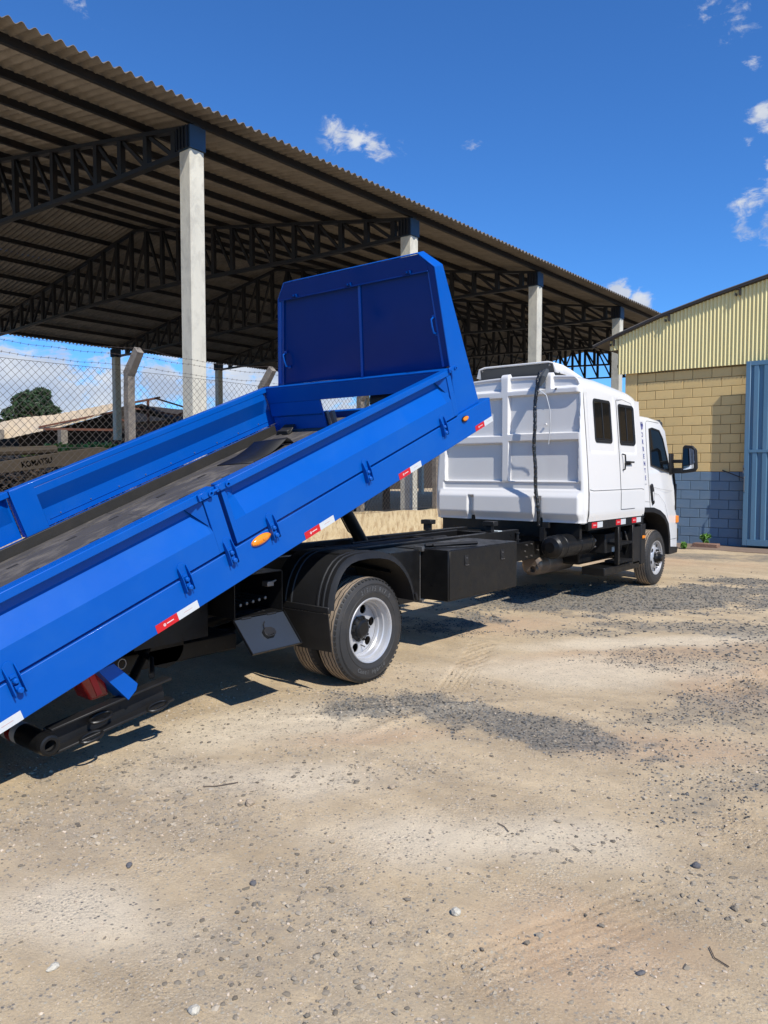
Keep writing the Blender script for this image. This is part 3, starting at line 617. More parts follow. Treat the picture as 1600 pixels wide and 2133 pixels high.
m = MB(); m.tube([(-14.6, 4.6, 1.94), (-14.6, 5.9, 1.94)], .03, 8); m.build('piston_rod', M['steel'], boom)
# heap of scrap timber (uncountable)
hm = MB(); r = random.Random(4)
for i in range(5200):
    x = r.uniform(-19, -16); y = r.uniform(4.5, 12.2); top = 2.15-.5*max(0, (y-7.5)/4) -.12*abs(x+17)
    z = top*r.random()**.5; L = r.uniform(.03, .16); w = r.uniform(.02, .07); a = r.uniform(0, 3.14); e = r.uniform(-.6, .6)
    d = Vector((math.cos(a)*math.cos(e), math.sin(a)*math.cos(e), math.sin(e)))*L
    hm.bar((x, y, z), tuple(Vector((x, y, z))+d), w, w*.6)
hp = hm.build('scrap_heap', M['scrap']); tag(hp, 'heap of broken timber and scrap behind the olive boom', kind='stuff')
m = MB()
for i in range(60):
    y = r.uniform(4, 25); x = -19.5-r.random()*2; h = 2.0+r.random()*.5
    m.box(x, x+.12, y, y+.35, 0, h)
o = m.build('timber_stack', M['darkwood']); tag(o, 'dark upright boards leaning behind the scrap heap', kind='stuff')
V, F, L = leaf_cluster(-15.4, 8.6, 2.0, .5, 1.6, .35, 1600, .05, 12, 21)
me = bpy.data.meshes.new('creeper'); me.from_pydata(V.tolist(), [], F.tolist()); me.materials.append(M['weed']); o = link(me, 'creeper'); tag(o, 'green weeds growing over the boom and scrap', kind='stuff')

# ------------------------------------------------------------------ small things on the ground
def weedplant(x, y, h, n, label, seed):
    r = np.random.default_rng(seed); T = thing('weed', label, 'plant', (x, y, 0)); m = MB()
    for k in range(9):
        a = r.uniform(0, 6.28); l = h*r.uniform(.5, 1); tip = (x+math.cos(a)*l*.45, y+math.sin(a)*l*.45, l); m.tube([(x, y, 0), ((x*1.3+tip[0]*.7)/2, (y*1.3+tip[1]*.7)/2, l*.6), tip], .004, 4)
    m.build('stem', M['weed'], T)
    V, F, L = leaf_cluster(x, y, h*.5, h*.62, h*.5, h*.5, n, .035, 9, seed); V[:, 2] = np.maximum(V[:, 2], .01)
    me = bpy.data.meshes.new('foliage'); me.from_pydata(V.tolist(), [], F.tolist()); me.materials.append(M['weed']); link(me, 'foliage', T)
weedplant(-4.93, 16.85, .30, 420, 'leafy green weed against the blue block wall', 2)
weedplant(-5.12, 16.05, .13, 160, 'low green weed on bare dirt ahead of the block wall', 4)
m = MB(); m.box(-5.1, -4.6, 16.5, 16.72, .0, .09); o = m.build('loose_brick', M['brick'], bevel=.01, seg=1); rebase(o); tag(o, 'flat reddish brick slab below the leafy weed', 'brick')
def stone(x, y, s_, mt, label, seed, name='stone', sq=(1, .7, .55)):
    r = random.Random(seed); bm = bmesh.new(); bmesh.ops.create_icosphere(bm, subdivisions=2, radius=s_)
    for v in bm.verts:
        f = 1+.22*math.sin(v.co.x/s_*3.1+seed)+r.uniform(-.08, .08); v.co = Vector((v.co.x*sq[0]*f, v.co.y*sq[1]*f, v.co.z*sq[2]*f))
    me = bpy.data.meshes.new(name); bm.to_mesh(me); bm.free(); me.materials.append(M[mt]); o = bpy.data.objects.new(name, me); COL.objects.link(o)
    o.location = (x, y, float(height(np.array([x]), np.array([y]))[0])+s_*sq[2]*.55); o.rotation_euler = (0, 0, r.uniform(0, 3)); tag(o, label, 'stone')
stone(-1.48, 2.23, .024, 'stonew', 'whitish angular stone, the brightest one on the open dirt', 2)
stone(-.92, 3.12, .022, 'stoneg', 'dark jagged stone beside a small pebble drift', 3)
stone(-.85, 2.33, .014, 'stoneg', 'small dark grey stone on the reddish dirt patch', 5)
stone(-2.68, 1.68, .017, 'stoneg', 'rounded dark stone alone on smooth pale dirt', 6)
stone(-2.33, 2.93, .022, 'stoneb', 'buff stone near the ridge of pushed dirt', 7)
stone(-.99, 3.43, .024, 'stoneb', 'flat buff stone half sunk in the dirt', 8, sq=(1, .8, .3))
stone(-2.19, 1.90, .017, 'stoneg', 'angular dark stone between the two pebble drifts', 9)
stone(-2.31, 1.17, .020, 'stonew', 'pale chalky lump near the lower edge of the yard', 12)
stone(-1.8, 1.33, .022, 'stonew', 'chalky white lump among dark pebbles', 13)
stone(-1.67, 2.0, .018, 'stoneb', 'buff lump lying in the pebble drift', 14)
stone(-2.72, 2.35, .028, 'stoneb', 'crumbling clod of earth among scattered dark pebbles', 15, 'clod')
def twig(pts, r_, label):
    z = [(x, y, float(height(np.array([x]), np.array([y]))[0])+.005) for x, y in pts]; m = MB(); m.tube(z, r_, 6); o = m.build('twig', M['twig'], smooth=True); rebase(o); tag(o, label, 'twig')
twig([(-3.05, 2.33), (-3.0, 2.38), (-2.95, 2.47)], .0025, 'thin dry twig beside the shadow of the truck bed')
twig([(-.72, 2.60), (-.69, 2.55), (-.64, 2.53)], .002, 'dark curved twig near the right edge of the yard')
twig([(-1.72, 2.92), (-1.68, 2.91), (-1.64, 2.88)], .002, 'short dark twig on smooth dirt below the gravel patch')

# ================================================================== THE TRUCK
TR = thing('tow_truck', 'white crew-cab tow truck with its blue side-boarded bed tilted to the ground', 'truck', (-4.75, 6, 0))
def part(name, mt, mb, parent=None, bevel=0, smooth=False, weld=False, seg=2):
    return mb.build(name, [M[k] for k in mt] if isinstance(mt, (list, tuple)) else M[mt], parent or TR, bevel, smooth, weld, seg)
A = R(20.9); EV = Vector((0, math.cos(A), math.sin(A))); NV = Vector((0, -math.sin(A), math.cos(A))); P0 = Vector((-3.58, 5.935, 2.026))
BW = lambda p: tuple(P0+Vector((p[0], 0, 0))+EV*p[1]+NV*p[2])
def BM(): return MB(BW)
BWID = 2.30; TAIL = -5.50
# ---- bed frame beams
m = BM(); m.box(-.05, 0, TAIL, .0, 0, .205); m.prism([(0, -.0005, 0), (0, .024, .213), (-.05, .024, .213), (-.05, -.0005, 0)], (0, 0, .0))
m = BM(); m.prism([(0, TAIL, 0), (0, 0, 0), (0, .026, .214), (0, -.515, .214), (0, -.515, .205), (0, TAIL, .205)], (-.10, 0, 0)); part('bed_side_beam', 'blue', m, bevel=.004)
m = BM(); m.prism([(-BWID, TAIL, 0), (-BWID, 0, 0), (-BWID, .026, .214), (-BWID, TAIL, .214)], (.10, 0, 0)); part('bed_side_beam', 'blue', m, bevel=.004)
m = BM(); m.box(-BWID+.1, -.1, -.06, 0, .0, .205); part('bed_front_beam', 'blue', m, bevel=.004)
for s in np.arange(-5.3, -.2, .62):
    m = BM(); m.box(-BWID+.1, -.1, s, s+.06, .0, .1); part('bed_cross_member', 'black', m)
for x in (-.78, -1.42):
    m = BM(); m.box(x-.05, x+.05, -5.3, -.1, -.14, -.001); part('bed_long_member', 'black', m, bevel=.004, seg=1)
# ---- floor plates, edge irons, slots
fx = [-BWID+.13, -1.86, -1.30, -.70, -.12]
for i in range(4):
    ss_ = [TAIL, -3.9, -2.6, -1.3, -.10]
    for j in range(4):
        m = BM(); m.box(fx[i]+.004, fx[i+1]-.004, ss_[j]+.003, ss_[j+1]-.003, .105, .148+.002*((i*3+j*5) % 3)); part('floor_plate', 'floor', m, bevel=.002, seg=1)
m = BM(); m.box(-BWID+.095, -BWID+.125, TAIL, -.55, .10, .232); part('edge_iron', 'skirt', m, bevel=.003, seg=1)
m = BM(); m.box(-.125, -.105, TAIL, -.55, .10, .232); part('edge_iron', 'skirt', m, bevel=.003, seg=1)
m = BM(); m.box(-2.06, -2.03, TAIL, -.6, .149, .156); part('floor_strip', 'floor', m)
m = BM(); m.box(-1.02, -.99, TAIL, -.6, .149, .156); part('floor_strip', 'floor', m)
for s in np.arange(-4.9, -.9, .44):
    for x in (-1.93, -1.60, -1.1):
        m = BM(); m.box(x-.016, x+.016, s+.03*math.sin(s*9+x), s+.085+.03*math.sin(s*9+x), .1495, .1535); part('lashing_slot', 'groove', m)
# ---- pressed side boards
def board(s0, s1, x_out, inv, posts):
    """pressed drop side; x_out is the outer plane, inv -1 right side (outer = +x) or +1 left side"""
    sg = -inv
    prof_out = [(.222, 0), (.362, 0), (.500, -.068), (.560, -.068)]
    def dx(s, d):   # the pressing closes at both ends with a sloping facet
        return d
    th = .012; rings = []
    e = .085
    stations = [(s0, 0), (s0+e*.25, 0), (s0+e*1.5, 1), (s1-e*1.5, 1), (s1-e*.25, 0), (s1, 0)]
    for s, k in stations:
        ring = []
        for n_, d in prof_out: ring.append((x_out+sg*(d*k), s, n_))
        for n_, d in prof_out[::-1]: ring.append((x_out+sg*(d*k-th), s, n_))
        rings.append(ring)
    m = BM(); m.loft(rings); b = part('side_board', 'blue', m, bevel=.0025, seg=1)
    m = BM(); x0, x1 = x_out, x_out-sg*.082
    m.box(min(x0, x1), max(x0, x1), s0+.002, s1-.002, .560, .607); part('top_rail', 'blue', m, b, bevel=.005)
    for s, w in posts:
        m = BM(); m.box(min(x_out, x_out-sg*.075)-.0015, max(x_out, x_out-sg*.075)+.0015, s, s+w, .2245, .5585); part('end_post', 'blue', m, b, bevel=.003)
    return b
board(-3.045, -.50, 0, -1, [(-3.045, .035), (-.56, .06)])
board(-5.48, -3.075, 0, -1, [(-3.185, .11), (-5.48, .05)])
board(-3.25, -.43, -BWID, 1, [(-3.25, .02)])
board(-5.48, -3.256, -BWID, 1, [(-5.48, .05)])
m = BM(); m.box(-BWID+.082, -BWID+.086, -3.252, -3.06, .228, .600); part('cover_plate', 'blue', m, bevel=.002, seg=1)
# weld seam and rivets along the inner board
m = BM(); m.box(-BWID+.013, -BWID+.0175, -3.0, -.5, .268, .274); part('weld_seam', 'blue', m)
for k in range(9):
    m = BM(); s = -2.9+k*.28; m.lathe((-BWID+.014, s, .283), 'x', [(0, .006), (.005, .005), (.006, 0.0005)], 8); part('rivet', 'steel', m)
# gussets inside the pressed ends
for s, q in ((-.562, -1), (-3.19, -1), (-3.01, 1)):
    m = BM(); m.prism([(-.012, s, .555), (-.012, s, .40), (-.066, s+q*.10, .555)], (.003, 0, 0)); part('gusset', 'blue', m)
# hinge hardware at the board joint and front post
def hw(s, n, x=0):
    m = BM(); m.box(.0015, .018, s-.055, s+.045, n-.018, n+.022)
    m.lathe((.018, s+.03, n), 'x', [(0, .018), (.012, .018), (.014, .010), (.004, .009)], 10)
    m.lathe((.018, s-.03, n), 'x', [(0, .010), (.006, .010), (.007, 0.001)], 10); part('hinge_bracket', 'blue', m, bevel=.0015, seg=1)
hw(-3.165, .585); hw(-3.03, .59); hw(-.47, .60)
m = BM(); m.tube([(.012, -3.15, .585), (.012, -3.06, .588)], .009, 8); part('hinge_pin', 'blue', m, smooth=True)
# ---- latches
def latch(s, n=.21):
    m = BM(); w = .030; d = .034
    o = [(-w, -.085), (w, -.085), (w, .055)]+[(w*math.cos(R(a)), .055+w*1.15*math.sin(R(a))) for a in (30, 60, 90, 120, 150)]+[(-w, .055)]
    m.prism([(.0015, s+a, n+b) for a, b in o], (.004, 0, 0))
    for sg in (-1, 1): m.prism([(.004, s+sg*w, n-.085), (.004, s+sg*w, n+.06), (.016, s+sg*w, n+.072), (d, s+sg*w, n+.0), (d, s+sg*w, n-.075), (.02, s+sg*w, n-.088)], (0, -sg*.005, 0))
    l = part('latch', 'blue', m, bevel=.001, seg=1)
    m = BM(); m.lathe((.006, s+.002, n-.012), 'x', [(0, .014), (.020, .014), (.026, .009), (.026, .0005)], 10); m.box(.006, .02, s-.012, s+.014, n-.052, n-.034); m.lathe((.006, s+.004, n-.062), 'x', [(0, .016), (.024, .016), (.030, .011), (.030, .0005)], 10); part('latch_pin', 'blue', m, l, smooth=True)
    m = BM(); m.box(.0015, .014, s-.014, s+.014, n+.005, n+.02); part('latch_tab', 'blue', m, l)
for s in (-.755, -1.78, -2.757, -3.12, -3.465, -4.503): latch(s)
# ---- reflective tape with its tiny print, marker lamps
def tape(s, L=.30, X=None, Y=None):
    n0, n1 = .002, .050; h = L/2
    m = BM(); m.box(.0012, .0022, s, s+h, n0, n1); a = part('red_tape', 'redtape', m)
    m = BM(); m.box(.0012, .0022, s+h+.0006, s+L, n0, n1); b = part('white_tape', 'whitetape', m)
    m = BM(); m.lathe((.0022, s+h*.38, .026), 'x', [(0, .0085), (.0008, .0085), (.0008, .0055), (0, .0055)], 14); m.box(.0022, .003, s+h*.38-.006, s+h*.38+.006, .0245, .0275); m.box(.0022, .003, s+h*.48, s+h*.80, .0240, .0290); part('tape_print', 'whitemark', m, a)
    m = BM(); m.box(.0022, .0028, s+h*1.3, s+h*1.7, .0250, .0268); part('tape_print', 'redmark', m, b)
for s in (-.29, -1.435, -2.51, -3.735, -4.83): tape(s)
def ellring(s, n, a, b, x, k=20): return [(x, s+a*math.cos(2*math.pi*i/k), n+b*math.sin(2*math.pi*i/k)) for i in range(k)]
m = BM(); m.loft([ellring(-.425, .162, .047, .024, .001), ellring(-.425, .162, .047, .024, .012)]); l = part('marker_lamp', 'blackdull', m, smooth=True)
m = BM(); m.loft([ellring(-.425, .164, .040, .018, .012), ellring(-.425, .164, .040, .018, .020), ellring(-.425, .164, .030, .011, .025)]); part('amber_lens', 'amber', m, l, smooth=True)
m = BM(); m.loft([ellring(-2.868, .170, .083, .030, .001), ellring(-2.868, .170, .080, .028, .012), ellring(-2.868, .170, .06, .018, .020), ellring(-2.868, .170, .02, .006, .023)]); l = part('marker_lamp', 'amber', m, smooth=50)
m = BM(); m.lathe((.02, -2.86, .172), 'x', [(0, .011), (.006, .009), (.008, .001)], 10); part('bulb_bump', 'amber', m, l, smooth=True)
# ---- headboard
XR = -.03
sd = lambda n: -.465+(n-.28)*(.095/1.13)        # rear edge
sf = lambda n: -.115+(n-.27)*(-.135/1.13)       # front edge
xl = lambda n: -2.09+(n-.62)*.30                # left edge leans in
HT, HC = 1.545, 1.413
m = BM(); m.prism([(XR, sd(.215), .215), (XR, sf(.215), .215), (XR, sf(HC), HC), (XR, sd(HC), HC)], (-.012, 0, 0)); part('headboard_side', 'blue', m, bevel=.004)
m = BM(); L0 = [(xl(.215), sd(.215), .215), (xl(.215), sf(.215), .215), (xl(HC), sf(HC), HC), (xl(HC), sd(HC), HC)]; m.loft([L0, [(x+.012, s, n) for x, s, n in L0]]); part('headboard_side', 'blue', m, bevel=.004)
XB = XR-.148; XBL = xl(HC)+.115
def strip(a, b, name='headboard_edge'):     # folded sheet between two (x,n) points spanning rear to front edge
    (xa, na), (xb, nb) = a, b; m = BM(); d = Vector((xb-xa, nb-na)).normalized(); px, pn = -d.y*.010, d.x*.010
    q = []
    for (x, n) in (a, b): q.append([(x, sd(n), n), (x, sf(n), n), (x+px, sf(n), n+pn), (x+px, sd(n), n+pn)])
    m.loft(q); part(name, 'blue', m, bevel=.003, seg=1)
strip((XR, HC), (XB, HT)); strip((XB, HT), (XBL, HT)); strip((XBL, HT), (xl(HC), HC))
# rear face: frame around two sliding doors
def rear(poly, name, mt, off=0., th=.012, par=None, bev=.002):
    m = BM(); m.prism([(x, sd(n)+off, n) for x, n in poly], (0, th, 0)); return part(name, mt, m, par, bevel=bev, seg=1)
rear([(XR-.012, .62), (XR-.012, HC-.004), (XR-.075, HC+.05), (XR-.070, 1.39), (XR-.058, .62)], 'headboard_frame', 'blueshade', .001)
rear([(XR-.075, HC+.0505), (XB, HT-.012), (XBL, HT-.012), (xl(HC)+.014, HC-.006), (xl(1.385)+.014, 1.385), (XR-.0705, 1.385)], 'headboard_frame', 'blueshade', .0)
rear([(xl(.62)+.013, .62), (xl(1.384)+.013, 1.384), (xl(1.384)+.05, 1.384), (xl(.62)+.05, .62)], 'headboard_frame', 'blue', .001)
midT, midB = -.835, -.985
d1 = rear([(XR-.07, 1.384), (midT, 1.384), (midB, .60), (XR-.058, .60)], 'sliding_door', 'blueshade', .022)
d2 = rear([(midT-.03, 1.384), (xl(1.384)+.05, 1.384), (xl(.60)+.05, .60), (midB-.03, .60)], 'sliding_door', 'blueshade', .034)
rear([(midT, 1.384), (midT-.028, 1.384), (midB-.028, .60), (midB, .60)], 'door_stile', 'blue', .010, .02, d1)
rear([(XR-.07, 1.396), (XR-.07, 1.386), (xl(1.39)+.03, 1.386), (xl(1.39)+.03, 1.396)], 'door_track', 'blueshade', -.012, .022)
def dhandle(x, n, par):
    m = BM(); s = sd(n)+.02; m.tube([(x, s, n+.07), (x, s-.045, n+.055), (x, s-.05, n), (x, s-.045, n-.055), (x, s, n-.07)], .0075, 8); m.box(x-.014, x+.014, s-.006, s+.004, n+.06, n+.085); m.box(x-.014, x+.014, s-.006, s+.004, n-.085, n-.06); part('door_handle', 'blue', m, par, smooth=True)
dhandle(-.125, .96, d1); dhandle(xl(.87)+.11, .84, d2)
for x in (-.30, -.95, -1.62):
    m = BM(); m.box(x-.03, x+.03, sd(1.41)-.02, sd(1.41), 1.398, 1.425); m.lathe((x, sd(1.41)-.02, 1.412), 'y', [(0, .01), (-.012, .01), (-.013, .001)], 8); part('track_bolt', 'blueshade', m, bevel=.001, seg=1)
rear([(XR-.055, .62), (XR-.055, HC-.02), (XR-.085, HC-.02), (XR-.085, .62)], 'headboard_frame', 'blue', .008, .03)
# wall between deck and headboard
m = BM(); m.prism([(-.052, -.50, .59), (-.052, -.44, .60), (-.052, -.44, .44), (-.052, -.485, .44)], (-BWID+.10, 0, 0)); part('front_rail', 'blue', m, bevel=.004)
m = BM(); m.box(-BWID+.05, -.052, -.50, -.43, .592, .606); part('front_rail', 'blue', m, bevel=.003)
m = BM(); m.prism([(-BWID+.05, -.48, .445), (-BWID+.05, -.49, .31), (-BWID+.05, -.47, .29), (-BWID+.05, -.47, .16), (-BWID+.05, -.455, .16), (-BWID+.05, -.455, .445)], (.70, 0, 0)); part('front_panel', 'blue', m, bevel=.002, seg=1)
m = BM(); m.box(-.60, -.10, -.46, -.445, .15, .44); part('front_panel', 'blue', m)
m = BM(); m.prism([(-2.13, -.62, .155), (-1.93, -.62, .155), (-1.95, -.50, .215), (-2.10, -.50, .215)], (0, .02, .0)); m.box(-2.10, -1.95, -.62, -.55, .150, .19); part('stop_block', 'skirt', m, bevel=.004, seg=1)
m = BM(); m.tube([(-1.5, -.35, .08), (-.9, -.35, .22), (-.2, -.38, .27)], .03, 8); m.lathe((-.75, -.3, .34), 'x', [(-.25, .001), (-.25, .11), (.25, .11), (.25, .001)], 16); part('winch', 'blackdull', m, smooth=40)
for x in (-1.58, -1.5): 
    m = BM(); m.box(x-.02, x+.02, -.42, -.38, .10, .30); part('winch_post', 'steel', m)
# loose rubber sheet lying on the deck is a thing of its own
m = BM(); K = 14; P = []
for i in range(K+1):
    f = i/K; s = -1.50+.50*f; lift = .006+.065*max(0, (f-.4)/.6)**1.6-.0*f
    P.append([(x, s+(.06*j), .152+lift*(1 if j else .8)) for j, x in enumerate((-2.02, -1.62))])
P.append([(-2.00, -.985, .155+.035), (-1.60, -.925, .155+.045)]); P.append([(-2.00, -.96, .158), (-1.60, -.90, .158)])
m.grid(P); o = m.build('rubber_sheet', M['blackdull'], smooth=40); md = o.modifiers.new('s', 'SOLIDIFY'); md.thickness = .01; rebase(o); tag(o, 'curled black rubber sheet lying on the tilted truck deck', 'rubber mat')

# ---- chassis
for x in (-4.40, -5.10):
    m = MB(); sx = 1 if x > -4.75 else -1
    m.prism([(x, 2.4, .545), (x+sx*.075, 2.4, .545), (x+sx*.075, 2.4, .553), (x+sx*.008, 2.4, .553), (x+sx*.008, 2.4, .742), (x+sx*.075, 2.4, .742), (x+sx*.075, 2.4, .75), (x, 2.4, .75)][::1], (0, 8.6, 0)) if False else m.box(x-.035, x+.035, 2.3, 11.2, .545, .752)
    rl = part('chassis_rail', 'black', m, bevel=.006)
    for y, z in ((8.02, .72), (8.14, .725), (8.02, .58), (8.14, .585), (8.3, .64), (7.98, .65), (4.0, .66), (4.7, .66), (5.0, .66)):
        m = MB(); m.lathe((x+sx*.035, y, z), 'x', [(0, .011), (sx*.012, .011), (sx*.013, .001)], 6); part('rail_bolt', 'steel' if y > 7.9 else 'black', m, rl)
    m = MB(); m.box(x-.04, x+.04, 3.0, 7.83, .765, .915); part('sub_frame', 'black', m, bevel=.006)
for y in (2.5, 4.9, 6.1, 7.2, 8.6, 9.8):
    m = MB(); m.box(-5.06, -4.44, y, y+.08, .58, .72); part('cross_member', 'black', m)
for y in (5.2, 6.6, 7.6):
    m = MB(); m.box(-5.06, -4.44, y, y+.08, .79, .88); part('cross_member', 'black', m)
def rest(x, y):
    m = MB(); m.box(x-.07, x+.07, y-.05, y+.05, .985, 1.035); m.box(x-.045, x+.03, y-.035, y+.035, .915, .985); part('bed_rest', 'blackdull', m, bevel=.004, seg=1)
rest(-5.12, 7.1); rest(-4.42, 7.30)
m = MB(); m.box(-4.50, -4.36, 7.36, 7.45, .915, .925); part('pad', 'label', m)
m = MB(); m.tube([(-4.75, 5.0, .86), (-4.75, 6.9, .84)], .05, 12); m.tube([(-4.6, 5.2, .93), (-4.65, 6.1, .935), (-4.8, 7.2, .92)], .011, 6); part('hydraulic_line', 'blackdull', m, smooth=True)
# ram that lifts the deck
m = MB(); m.tube([(-4.92, 5.78, .80), (-4.92, 5.43, 1.25)], .062, 14); m.tube([(-4.92, 5.43, 1.25), (-4.92, 5.1, 1.68)], .035, 12); m.tube([(-4.98, 5.72, .92), (-5.0, 5.6, 1.0), (-4.99, 5.44, 1.2)], .010, 6); part('lift_ram', 'black', m, smooth=40)
# latch on rail end
m = MB(); m.tube([(-4.34, 7.76, .775), (-4.34, 7.76, .89)], .018, 8); m.tube([(-4.34, 7.76, .80), (-4.34, 7.76, .81)], .035, 8); m.tube([(-4.34, 7.76, .875), (-4.34, 7.76, .885)], .03, 8); part('tie_bolt', 'blackdull', m, smooth=40)
# axles, springs
for y, z in ((4.36, .395), (10.69, .385)):
    m = MB(); m.tube([(-5.6, y, z), (-3.95, y, z)], .06, 12)
    if y < 6: m.lathe((-4.73, y, z), 'y', [(-.2, .02), (-.15, .15), (0, .19), (.12, .14), (.2, .05)], 16)
    part('axle', 'black', m, smooth=40)
for x in (-4.42, -5.08):
    for y in (4.36, 10.69):
        m = MB()
        for k in range(4): m.tube([(x, y-.6+k*.12, .50-k*.018), (x, y, .44-k*.014), (x, y+.6-k*.12, .50-k*.018)], .022, 4)
        part('leaf_spring', 'black', m)
m = MB(); m.tube([(-4.75, 4.6, .42), (-4.75, 9.4, .55)], .045, 10); part('drive_shaft', 'black', m, smooth=True)

# ---- wheels
def ring_text(txt, rad, a_c, step, size, xface, cy, cz, sgn=1):
    m = MB()
    for i, chh in enumerate(txt):
        if chh == ' ': continue
        a = a_c-sgn*(i-(len(txt)-1)/2)*step; vs, fs = text(chh, size, .0015, .0006); ca, sa = math.cos(a), math.sin(a)
        rot = a-math.pi/2 if sgn > 0 else a+math.pi/2; cr, sr = math.cos(rot), math.sin(rot)
        m.xf = lambda p: (xface+p[2], cy+rad*ca+p[0]*cr-p[1]*sr, cz+rad*sa+p[0]*sr+p[1]*cr); m.add(vs, fs)
    return m
def tyre(xo, w, cy, r, rim, parent, name='tyre', sgn=1, txt=False):
    """xo outer face plane; goes inward by w along -x*sgn"""
    cz = r-.004; s_ = -sgn
    P = [(.030, rim-.008), (.008, rim+.012), (.0, rim+.045), (.002, (rim+r)/2), (.006, r-.05), (.018, r-.022), (.030, r-.006)]
    mats = [0]*6; n_ = 4; x0 = .034; x1 = w-.034
    P2 = []
    for g_ in range(n_):
        gc = x0+(x1-x0)*(g_+.5)/n_-.0
        P2 += [(gc-.0042, r, 1, g_), (gc-.0030, r-.010, 1, g_), (gc+.0030, r-.010, 1, g_), (gc+.0042, r, 1, g_)]
    prof = [(a, b_) for a, b_ in P]+[(x0, r-.001)]; mt_ = [0]*6+[0]
    for k, (a, b_, _, g_) in enumerate(P2): prof.append((a, b_)); mt_.append(1 if k % 4 == 0 else 2)
    prof.append((x1, r-.001)); mt_.append(1)
    for a, b_ in P[::-1]: prof.append((w-a, b_)); mt_.append(0)
    mt_ = mt_[:len(prof)-1]; i0, i1 = 8, 8+len(P2)
    N = 120
    m = MB(); m.lathe((xo, cy, cz), 'x', [(s_*a, b_) for a, b_ in prof], N, mt_, lambda j, a: (.0026*(1 if (int(a/(2*math.pi)*N) % 4) in (0, 1) else -1) if i0 <= j < i1 else 0))
    o = m.build(name, [M['rubber'], M['tread'], M['groove']], parent, smooth=50)
    if txt:
        t1 = ring_text('215/75 R17.5', r-.085, R(80), .098, .046, xo-.001, cy, cz); t1.build('sidewall_lettering', M['label2'], o)
        for w_, a_ in (('Conti', -108), ('Hybrid', -75)): ring_text(w_, r-.085, R(a_), .085, .046, xo-.001, cy, cz, -1).build('sidewall_lettering', M['label2'], o)
    for rr in (r-.045, rim+.05):
        m = MB(); m.lathe((xo, cy, cz), 'x', [(0, rr-.002), (sgn*.0025, rr), (0, rr+.002)], 72); m.build('sidewall_ridge', M['rubber'], o, smooth=True)
    # serrated shoulder blocks
    m = MB()
    for k in range(N//2):
        a = 2*math.pi*k/(N/2); c_, q_ = math.cos(a), math.sin(a); rr = r-.013
        m.box(0, .001, 0, .001, 0, .001) if False else None
        y_, z_ = cy+rr*c_, cz+rr*q_; ty, tz = -q_*.012, c_*.012
        m.add([(xo+s_*.012, y_-ty, z_-tz), (xo+s_*.012, y_+ty, z_+tz), (xo+s_*.034, y_+ty+c_*.009, z_+tz+q_*.009), (xo+s_*.034, y_-ty+c_*.009, z_-tz+q_*.009), (xo+s_*.03, y_-ty, z_-tz), (xo+s_*.03, y_+ty, z_+tz)], [(0, 1, 2, 3), (0, 4, 3), (1, 2, 5), (0, 4, 5, 1)])
    m.build('shoulder_block', M['rubber'], o)
    return o
M['label2'] = mat('grey_moulded_letters', (.10, .10, .10), .5)
def holes_disc(xo, cy, cz, r_out, nh, rh, rr, mt, parent, name, th=.01, r_in=.085, phase=0):
    outer = arc(0, 0, r_out, 0, 360, 60)[:-1]; hs = [arc(rr*math.cos(2*math.pi*k/nh+phase), rr*math.sin(2*math.pi*k/nh+phase), rh, 0, 360, 16)[:-1] for k in range(nh)]
    hs.append(arc(0, 0, r_in, 0, 360, 30)[:-1]); vs, fs = plate(outer, hs, th); m = MB(); m.xf = lambda p: (xo+p[2], cy+p[0], cz+p[1]); m.add(vs, fs); return m.build(name, M[mt], parent, smooth=30, weld=True)
def rear_wheel(side):
    xo = -3.66 if side > 0 else -5.80; cy = 4.36; r = .397; rim = .236; s_ = -side
    t = tyre(xo, .215, cy, r, rim, TR, 'rear_wheel', side, side > 0); cz = r-.004
    m = MB(); m.lathe((xo, cy, cz), 'x', [(s_*a, b_) for a, b_ in ((.020, rim-.010), (.006, rim-.004), (.002, rim+.006), (.008, rim+.010), (.016, rim+.004), (.024, rim-.012), (.055, rim-.020), (.061, rim-.029), (.096, rim-.034), (.104, rim-.042), (.124, rim-.048))], 72)
    rm = m.build('rim', M['silver'], t, smooth=50)
    holes_disc(xo+s_*.131, cy, cz, rim-.046, 6, .035, .148, 'silver', t, 'wheel_disc', .008, .085, .22)
    m = MB(); m.lathe((xo, cy, cz), 'x', [(s_*.20, .20), (s_*.20, .001)], 30); m.build('brake_drum', M['black'], t)
    m = MB(); m.lathe((xo+s_*.128, cy, cz), 'x', [(0, .094), (-s_*.020, .092), (-s_*.028, .078), (-s_*.042, .070), (-s_*.050, .05), (-s_*.050, .001)], 28)
    for k in range(10):
        a = 2*math.pi*k/10; m.lathe((xo+s_*.126, cy+.088*math.cos(a), cz+.088*math.sin(a)), 'x', [(0, .012), (-s_*.024, .012), (-s_*.030, .008), (-s_*.030, .001)], 6)
    m.build('hub', M['black'], t, smooth=40)
    m = MB(); m.tube([(xo+s_*.13, cy+.02, cz-.128), (xo+s_*.09, cy+.025, cz-.14)], .005, 6); m.build('valve_stem', M['steel'], t)
    i_ = tyre(xo+s_*.265, .215, cy, r, rim, TR, 'inner_wheel', side)
    m = MB(); m.lathe((xo+s_*.265, cy, cz), 'x', [(s_*a, b_) for a, b_ in ((.0, rim), (.03, rim-.02), (.18, rim-.03), (.21, rim))], 40); m.build('rim', M['black'], i_, smooth=50)
rear_wheel(1); rear_wheel(-1)
